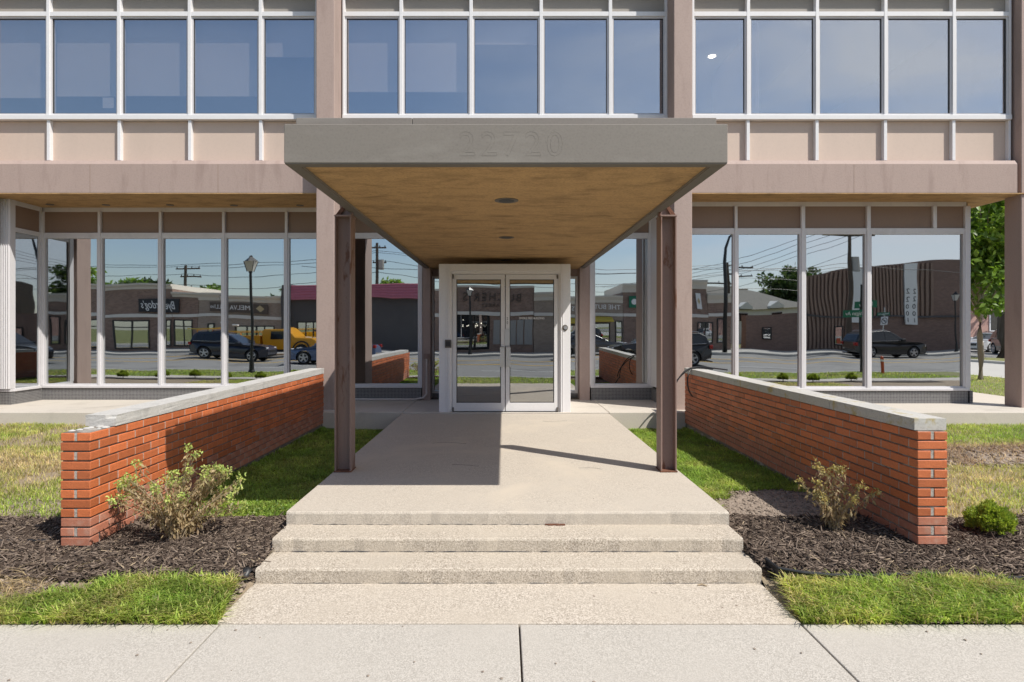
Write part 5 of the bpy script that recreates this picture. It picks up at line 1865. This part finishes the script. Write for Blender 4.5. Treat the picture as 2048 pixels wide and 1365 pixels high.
utility_pole((PX(367, 64), -40, -0.2), 8.6, [(8.2, 2.6, 0.2), (7.3, 2.2, 0.5), (6.1, 2.4, -0.5)], 'utility pole with three crossarms mirrored in the second full left window')
utility_pole((PX(757, 60), -36, -0.2), 10.4, [(9.9, 1.6, 0), (8.2, 1.4, 0.2)], 'utility pole with transformer mirrored in the window left of the doors', True)
utility_pole((PX(1449, 67), -44, -0.2), 9.0, [(8.7, 3.4, 1.6), (7.7, 3.4, 1.5), (6.6, 4.0, -0.4)], 'utility pole with offset crossarms mirrored beside the curved lamp')
utility_pole((PX(1695, 43.4), -20.4, -0.01), 8.6, [(8.45, 3.8, 0)], 'utility pole mirrored before the brown ribbed building', True)
utility_pole((PX(1185, 58), -35, -0.2), 9.6, [(9.2, 1.4, 0)], 'utility pole mirrored above the shop right of the doors')


def wire(a, b, sag, n=14, r=0.022):
    P = []
    for i in range(n + 1):
        t = i / n
        P.append((a[0] + (b[0] - a[0]) * t, a[1] + (b[1] - a[1]) * t, a[2] + (b[2] - a[2]) * t - sag * 4 * t * (1 - t)))
    return MB().tube(P, r, 4)


wr_t = thing('overhead_wires', 'overhead wires strung between the mirrored utility poles', 'wires', (0, -40, 8))
xA, xB, xC, xD = PX(367, 64), PX(757, 60), PX(1449, 67), PX(1695, 43.4)
for z, s in ((8.5, 0.5), (8.3, 0.6), (7.4, 0.7), (6.2, 0.5)):
    wire((xA - 60, -42, z - 0.3), (xA, -40, z), s).build('wire', m_iron, wr_t)
    wire((xA, -40, z), (xB, -36, z + 0.9), s).build('wire', m_iron, wr_t)
    wire((xB, -36, z + 0.9), (xC, -44, z), s * 2).build('wire', m_iron, wr_t)
    wire((xC, -44, z), (xC + 60, -48, z), s).build('wire', m_iron, wr_t)
for dx, z in ((-1.7, 8.7), (-0.6, 8.7), (0.6, 8.7), (1.7, 8.7), (0, 7.0)):
    wire((xD + dx, -20.5, z), (xC - 12 + dx * 2, -46, z - 2.2), 1.0, r=0.016).build('wire', m_iron, wr_t)
wire((xD, -20.5, 6.2), (xD + 30, -21, 5.8), 0.5, r=0.018).build('wire', m_iron, wr_t)
wire((xD - 40, -21.5, 6.4), (xD, -20.5, 6.2), 0.6, r=0.018).build('wire', m_iron, wr_t)

# ------------------------------------------------------------------ shops across the road (mirrored)
YS = -23.0
SV = 2 * 12.0 - YS


def sx_(px):
    return PX(px, SV)


def sz_(py):
    return PZ(py, SV)


def shop_window(root, x0, x1, z0, z1, nx=2, tr_z=None, y=YS):
    f = MB()
    fw = 0.09
    f.box(x0, x1, y - 0.02, y + 0.06, z0, z0 + fw).box(x0, x1, y - 0.02, y + 0.06, z1 - fw, z1)
    for k in range(nx + 1):
        xc = x0 + fw / 2 + (x1 - x0 - fw) * k / nx
        f.box(xc - fw / 2, xc + fw / 2, y - 0.02, y + 0.062, z0 + fw, z1 - fw)
    if tr_z:
        f.box(x0 + fw, x1 - fw, y - 0.02, y + 0.05, tr_z - 0.04, tr_z + 0.04)
    w = f.build('window', m_iron, root)
    B(x0 + 0.03, x1 - 0.03, y + 0.01, y + 0.022, z0 + 0.03, z1 - 0.03).build('pane', m_shopglass, w)
    return w


def shop(name, label, x0, x1, ztop, brick, cornice=(0.0, 0.45), belt=2.66, y=YS, depth=9.0):
    root = thing(name, label, 'building', ((x0 + x1) / 2, y, -0.01))
    B(x0, x1, y - depth, y, -0.3, ztop - cornice[1]).build('wall', brick, root)
    if cornice[1]:
        MB().prism([(y - depth, ztop - cornice[1]), (y + 0.06, ztop - cornice[1]), (y + 0.10, ztop - cornice[1] * 0.6), (y + 0.28, ztop - 0.12), (y + 0.28, ztop), (y - depth, ztop)], x0 - 0.02, x1 + 0.02, 'x').build('cornice', m_cornice, root)
    if belt:
        B(x0, x1, y, y + 0.09, belt - 0.12, belt + 0.12).build('stone_belt', m_belt, root)
    return root


a = shop('shop_building', 'brown brick cafe with script sign mirrored in the first full left windows', sx_(-30), sx_(340), sz_(571), m_shopbrick, (0, 0.42))
b2 = shop('shop_building', 'lower brown brick bay beside the cafe mirrored in the left windows', sx_(340) + 0.03, sx_(393), sz_(588), m_shopbrick, (0, 0.36))
for x0, x1, r_ in ((60, 120, a), (150, 222, a), (240, 304, a), (326, 338, a), (343, 382, b2)):
    shop_window(r_, sx_(x0), sx_(x1), sz_(697), sz_(641), 2 if x1 - x0 > 20 else 1, sz_(655))
sg = B(sx_(285), sx_(356), YS + 0.10, YS + 0.20, sz_(626), sz_(601)).build('shop_sign', m_signblack)
tag(sg, 'black board with white script lettering above the mirrored cafe', 'sign')
text('lettering', "Byerdog's", 0.80, m_print, (sx_(320), YS + 0.205, sz_(613)), sg, 'back', 0.01, shear=0.35, sx=0.72)
b3 = shop('shop_building', 'grey brown brick shop with long framed sign mirrored in the left windows', sx_(393) + 0.03, sx_(561), sz_(588), m_shopbrick2, (0, 0.55))
sg = B(sx_(417), sx_(535), YS + 0.10, YS + 0.18, sz_(625), sz_(606)).build('shop_sign', m_signbrown)
tag(sg, 'long brown framed sign with white capitals and gold diamond above a mirrored shop', 'sign')
text('lettering', 'MELVA GALLI', 0.50, m_print, (sx_(455) + 0.3, YS + 0.185, sz_(615.5)), sg, 'back', 0.01, sx=0.95)
text('lettering', '100', 0.3, m_print, (sx_(424), YS + 0.185, sz_(616)), sg, 'back', 0.01)
MB().prism([(sx_(510), sz_(615)), (sx_(519), sz_(608)), (sx_(528), sz_(615)), (sx_(519), sz_(622))], YS + 0.185, YS + 0.20, 'y').build('emblem', m_gold, sg)
shop_window(b3, sx_(412), sx_(425), sz_(700), sz_(650), 1)
shop_window(b3, sx_(470), sx_(545), sz_(697), sz_(648), 4)
c3 = thing('shop_building', 'charcoal shop with maroon shingled mansard mirrored behind the left column', 'building', (sx_(700), YS, -0.01))
B(sx_(561) + 0.03, sx_(845), YS - 9, YS, -0.3, sz_(599)).build('wall', m_darkwall, c3)
B(sx_(561) + 0.03, sx_(577), YS - 9, YS + 0.3, -0.3, sz_(568)).build('pier', m_darkwall, c3)
MB().prism([(YS - 6, sz_(599)), (YS + 0.5, sz_(599)), (YS + 0.5, sz_(597)), (YS - 0.3, sz_(570)), (YS - 6, sz_(570))], sx_(577) + 0.02, sx_(845), 'x').build('mansard', m_maroon, c3)
for k in range(5):
    zz = sz_(597) + (sz_(570) - sz_(597)) * (k + 0.5) / 5
    yy = YS + 0.5 - 0.8 * (k + 0.5) / 5
    B(sx_(577) + 0.02, sx_(845), yy - 0.02, yy + 0.05, zz, zz + 0.03).build('shingle_course', m_maroon, c3)
shop_window(c3, sx_(590), sx_(640), sz_(702), sz_(643), 3)
# shop mirrored in the doors
SVD = 2 * 10.3 - YS
dxp = lambda px: PX(px, SVD)
dzp = lambda py: PZ(py, SVD)
d4 = shop('shop_building', 'brown brick market with dark metal letters mirrored in the doors', sx_(845) + 0.03, dxp(1068), 4.6, m_shopbrick, (0, 0.0), 2.75)
text('lettering', "BUCHER'S", 0.85, m_signbrown, (dxp(985), YS + 0.05, dzp(597)), d4, 'back', 0.03, sx=0.9, space=1.3)
text('lettering', 'MARKET', 0.34, m_signbrown, (dxp(985), YS + 0.05, dzp(613)), d4, 'back', 0.02, space=1.4)
B(sx_(845) + 0.3, dxp(1068), YS - 9, YS + 0.05, 4.6, 4.75).build('coping', m_cornice, d4)
shop_window(d4, dxp(880), dxp(975), 0.3, dzp(628), 3)
B(dxp(872), dxp(978), YS + 0.002, YS + 0.008, 0.2, dzp(627)).build('shopfront', m_dark, d4)
for k in range(5):
    x0 = dxp(985) + k * (dxp(1068) - dxp(985)) / 5
    B(x0 + 0.04, x0 + (dxp(1068) - dxp(985)) / 5 - 0.04, YS, YS + 0.04, 0.55, dzp(640)).build('panel', m_greypanel, d4)
for k in range(22):
    x = dxp(random.uniform(882, 965))
    MB().lathe([(0.0, -0.025), (0.025, 0.0), (0.0, 0.025)], (x, YS + 0.35, dzp(random.uniform(642, 655))), 8).build('string_light', m_lampglow, d4)
e5 = shop('shop_building', 'low brick shop with yellow awning mirrored in the window right of the doors', dxp(1068) + 0.03, sx_(1245), sz_(592), m_shopbrick2, (0, 0.6))
text('lettering', "THE BUTCHER'S", 0.52, m_print, (sx_(1192), YS + 0.03, sz_(617)), e5, 'back', 0.02)
MB().prism([(YS, sz_(637)), (YS + 0.9, sz_(645)), (YS + 0.9, sz_(648)), (YS, sz_(648))], sx_(1120), sx_(1222), 'x').build('awning', m_awning, e5)
shop_window(e5, sx_(1125), sx_(1218), 0.4, sz_(650), 3)
shop_window(e5, sx_(1228), sx_(1243), 0.0, sz_(645), 1)
SV2 = 2 * 11.6 - YS
f6 = shop('shop_building', 'taller cornice fronted brick shop with green sign mirrored beside the right column', sx_(1245) + 0.03, PX(1407, SV2), sz_(568), m_shopbrick, (0, 0.65), 2.66)
sg = B(sx_(1258), sx_(1275), YS + 0.1, YS + 0.2, sz_(617), sz_(592)).build('shop_sign', m_signgreen)
tag(sg, 'square green sign with a white oval mirrored right of the doors', 'sign')
MB().lathe([(0.0, 0), (0.2, 0.0), (0.2, 0.02), (0, 0.02)], (0, 0, 0), 16)
o = MB().cyl((sx_(1269), YS + 0.2, sz_(604)), (sx_(1269), YS + 0.215, sz_(604)), 0.24, n=18).build('emblem', m_print, sg)
SV3 = 2 * 11.45 - YS
rx = lambda px: PX(px, SV3)
rzf = lambda py: PZ(py, SV3)
g7 = shop('shop_building', 'low brown brick shop with stone belt mirrored left of the curved lamp', PX(1407, SV2) + 0.03, rx(1456), rzf(590), m_shopbrick, (0, 0.62), rzf(629))
shop_window(g7, rx(1386), rx(1420), rzf(690), rzf(645), 2)
shop_window(g7, rx(1428), rx(1446), rzf(690), rzf(636), 1)
sg = B(rx(1386), rx(1396), YS + 0.1, YS + 0.18, rzf(619), rzf(591)).build('shop_sign', m_print)
tag(sg, 'small white hanging shop sign with gold diamond mirrored beside the right column', 'sign')
MB().prism([(rx(1388), rzf(605)), (rx(1391), rzf(599)), (rx(1394), rzf(605)), (rx(1391), rzf(611))], YS + 0.185, YS + 0.195, 'y').build('emblem', m_gold, sg)
# house behind with hipped roof and dormers
SVH = 2 * 11.45 + 46
hx = lambda px: PX(px, SVH)
hz = lambda py: PZ(py, SVH)
hs = thing('white_house', 'pale house with hipped grey roof and two dormers mirrored in the first right windows', 'house', (hx(1510), -46, -0.2))
B(hx(1395), hx(1640), -58, -46, -0.3, hz(618)).build('wall', m_siding, hs)
z0, z1 = hz(618), hz(574)
vs = [(hx(1390), -45.6, z0), (hx(1645), -45.6, z0), (hx(1645), -58.4, z0), (hx(1390), -58.4, z0), (hx(1432), -50, z1), (hx(1522), -50, z1), (hx(1522), -54, z1), (hx(1432), -54, z1)]
MB().add(vs, [(0, 3, 2, 1), (4, 5, 6, 7), (0, 1, 5, 4), (1, 2, 6, 5), (2, 3, 7, 6), (3, 0, 4, 7)]).build('roof', m_shingle, hs)
B(hx(1468), hx(1528), -50.3, -50.0, hz(592), hz(574) + 0.1).build('roof_panel', m_gold, hs)
for px in (1494, 1554):
    dmr = MB().prism([(hx(px - 13), hz(617)), (hx(px + 13), hz(617)), (hx(px + 13), hz(612)), (hx(px), hz(602)), (hx(px - 13), hz(612))], -47.5, -45.4, 'y').build('dormer', m_siding, hs)
for px in (1490, 1558):
    w_ = B(hx(px - 11), hx(px + 11), -46.0, -45.95, hz(644), hz(625)).build('window', m_white, hs)
    B(hx(px - 10), hx(px + 10), -45.95, -45.92, hz(643), hz(626)).build('pane', m_carglass, w_)
# brown ribbed building
SVR = 2 * 11.45 + 24.5
qx = lambda px: PX(px, SVR)
qz = lambda py: PZ(py, SVR)
rb = thing('ribbed_building', 'tall brown ribbed building with white number banner mirrored in the right windows', 'building', (qx(1760), -24.5, -0.01))
x0, x1, x2, x3 = qx(1496), qx(1601), qx(1795), qx(2150)
B(x0, x1, -25.6, -24.5, -0.3, qz(630)).build('wall', m_brownwall, rb)
prof = [(x1 + 0.01, -0.3), (x3, -0.3), (x3, qz(500)), (qx(1815), qz(527)), (x1 + 0.01, qz(553))]
skew = 1 + 11.5 / SVR
vs = [(x, -24.5, z) for x, z in prof] + [(x * skew, -36, z) for x, z in prof]
MB().add(vs, [(0, 1, 2, 3, 4), (9, 8, 7, 6, 5)] + [(i, 5 + i, 5 + (i + 1) % 5, (i + 1) % 5) for i in range(5)]).build('wall', m_brownwall, rb)
k = 0
x = x1 + 0.1
ribs = MB()
while x < qx(1860):
    ztop = qz(553) + (qz(527) - qz(553)) * (x - x1) / (qx(1815) - x1)
    ribs.box(x, x + 0.16, -24.497, -24.36, 2.75, min(ztop, qz(527)) - 0.1)
    x += 0.30
ribs.build('upper_rib', m_rib, rb)
ribs = MB()
x = x1 + 0.1
while x < qx(1695):
    ribs.box(x, x + 0.16, -24.497, -24.38, 0.05, 2.6)
    x += 0.30
ribs.build('lower_rib', m_rib, rb)
B(x1, x3, -24.499, -24.30, 2.60, 2.74).build('ledge', m_darkwall, rb)
bn = B(qx(1808), qx(1832), -24.36, -24.25, qz(650), qz(529)).build('banner', m_banner)
tag(bn, 'tall white banner with black digits on the mirrored brown building', 'banner')
for i, ch_ in enumerate('22001'):
    for px in (1813, 1826):
        text('lettering', ch_, 0.52, m_blackprint, (qx(px), -24.245, qz(585 + i * 14)), bn, 'back', 0.01)
bn2 = B(qx(1697), qx(1727), -24.36, -24.27, qz(645), qz(541)).build('wall_panel', m_banner)
tag(bn2, 'pale wall panel behind the mirrored utility pole', 'panel')
shop_window(rb, qx(1663), qx(1683), qz(692), qz(652), 1, None, -24.4)
shop_window(rb, qx(1531), qx(1549), qz(682), qz(658), 1, None, -24.48)
B(qx(1668), qx(1677), -24.36, -24.33, qz(689), qz(677)).build('poster', m_orange, rb)

# traffic signs near the corner (mirrored)
sp = thing('street_sign_post', 'post with two green street name plates mirrored beside a mullion of the right windows', 'street sign', (PX(1720, 23.8), -0.9, -0.03))
vx = lambda px: PX(px, 24.0)
MB().cyl((0, 0, 0), (0, 0, 3.5), 0.06, 0.05, 8).build('post', m_iron, sp, local=True)
pl = B(-0.75, 0.40, 0.06, 0.09, 2.22, 2.52).build('name_plate', m_signgreen, sp, local=True)
text('lettering', 'Michigan Av', 0.22, m_print, (-0.18, 0.095, 2.37), pl, 'back', 0.004, sx=0.9)
pl = B(-0.25, 0.62, -0.02, 0.01, 2.58, 2.85).build('name_plate', m_signgreen, sp, local=True)
text('lettering', 'Military', 0.20, m_print, (0.18, 0.015, 2.715), pl, 'back', 0.004, sx=0.9)
ns = thing('traffic_sign', 'white no turn sign under small green plates mirrored in the corner window', 'traffic sign', (PX(1763, 42.5), -19.4, -0.01))
MB().cyl((0, 0, 0), (0, 0, 3.2), 0.05, n=8).build('post', m_chrome, ns, local=True)
pl = B(-0.28, 0.28, 0.05, 0.07, 1.95, 2.55).build('sign_plate', m_print, ns, local=True)
ring = [(0.21 * math.cos(t * math.pi / 12), 0.075, 2.25 + 0.21 * math.sin(t * math.pi / 12)) for t in range(25)]
MB().tube(ring, 0.022, 6).tube([(-0.15, 0.076, 2.40), (0.15, 0.076, 2.10)], 0.02, 6).tube([(0.08, 0.077, 2.15), (0.05, 0.077, 2.3), (-0.08, 0.077, 2.3)], 0.02, 6).build('symbol', m_blackprint, pl)
pl = B(-0.6, 0.4, 0.05, 0.07, 2.65, 2.85).build('name_plate', m_signgreen, ns, local=True)
text('lettering', 'Michigan Av', 0.17, m_print, (-0.1, 0.075, 2.75), pl, 'back', 0.004)
mk = thing('marker_post', 'orange marker post in the verge mirrored in the corner window', 'post', (PX(1764, 23.4), -0.5, -0.03))
MB().lathe([(0.06, 0), (0.06, 0.62), (0.05, 0.68), (0.02, 0.70)], n=10).build('post', m_orange, mk, local=True)
MB().lathe([(0.063, 0.48), (0.063, 0.56)], n=10).build('band', m_print, mk, local=True)

# trees mirrored over the roofs
for i, (px, yv, h, r_, lab) in enumerate((
        (150, 78, 8.5, 4.5, 'broad green tree mirrored above the cafe roof at the far left'),
        (225, 74, 7.0, 3.0, 'sunlit green tree mirrored above the cafe roof'),
        (270, 80, 7.6, 3.4, 'green tree with tufted top mirrored above the cafe roof'),
        (306, 82, 7.0, 3.0, 'low dark tree mirrored beside the step in the cafe roof'),
        (412, 80, 6.4, 2.6, 'small tree mirrored above the grey brown shop'),
        (556, 84, 6.8, 2.2, 'small tree mirrored beside the charcoal shop'),
        (790, 80, 7.6, 2.4, 'small tree mirrored above the maroon mansard'),
        (1580, 82, 8.8, 4.2, 'large dark tree mirrored between house and ribbed building'))):
    y = -(yv - 23.5)
    tree((PX(px, yv), y, -0.2), lab, h * 0.4, 0.25, (0, 0, h * 0.76), (r_ * 1.15, r_, h * 0.42), 4200, 0.42, OLIVE if i % 2 else GREEN, m_bark2, nclump=45, seed=40 + i)
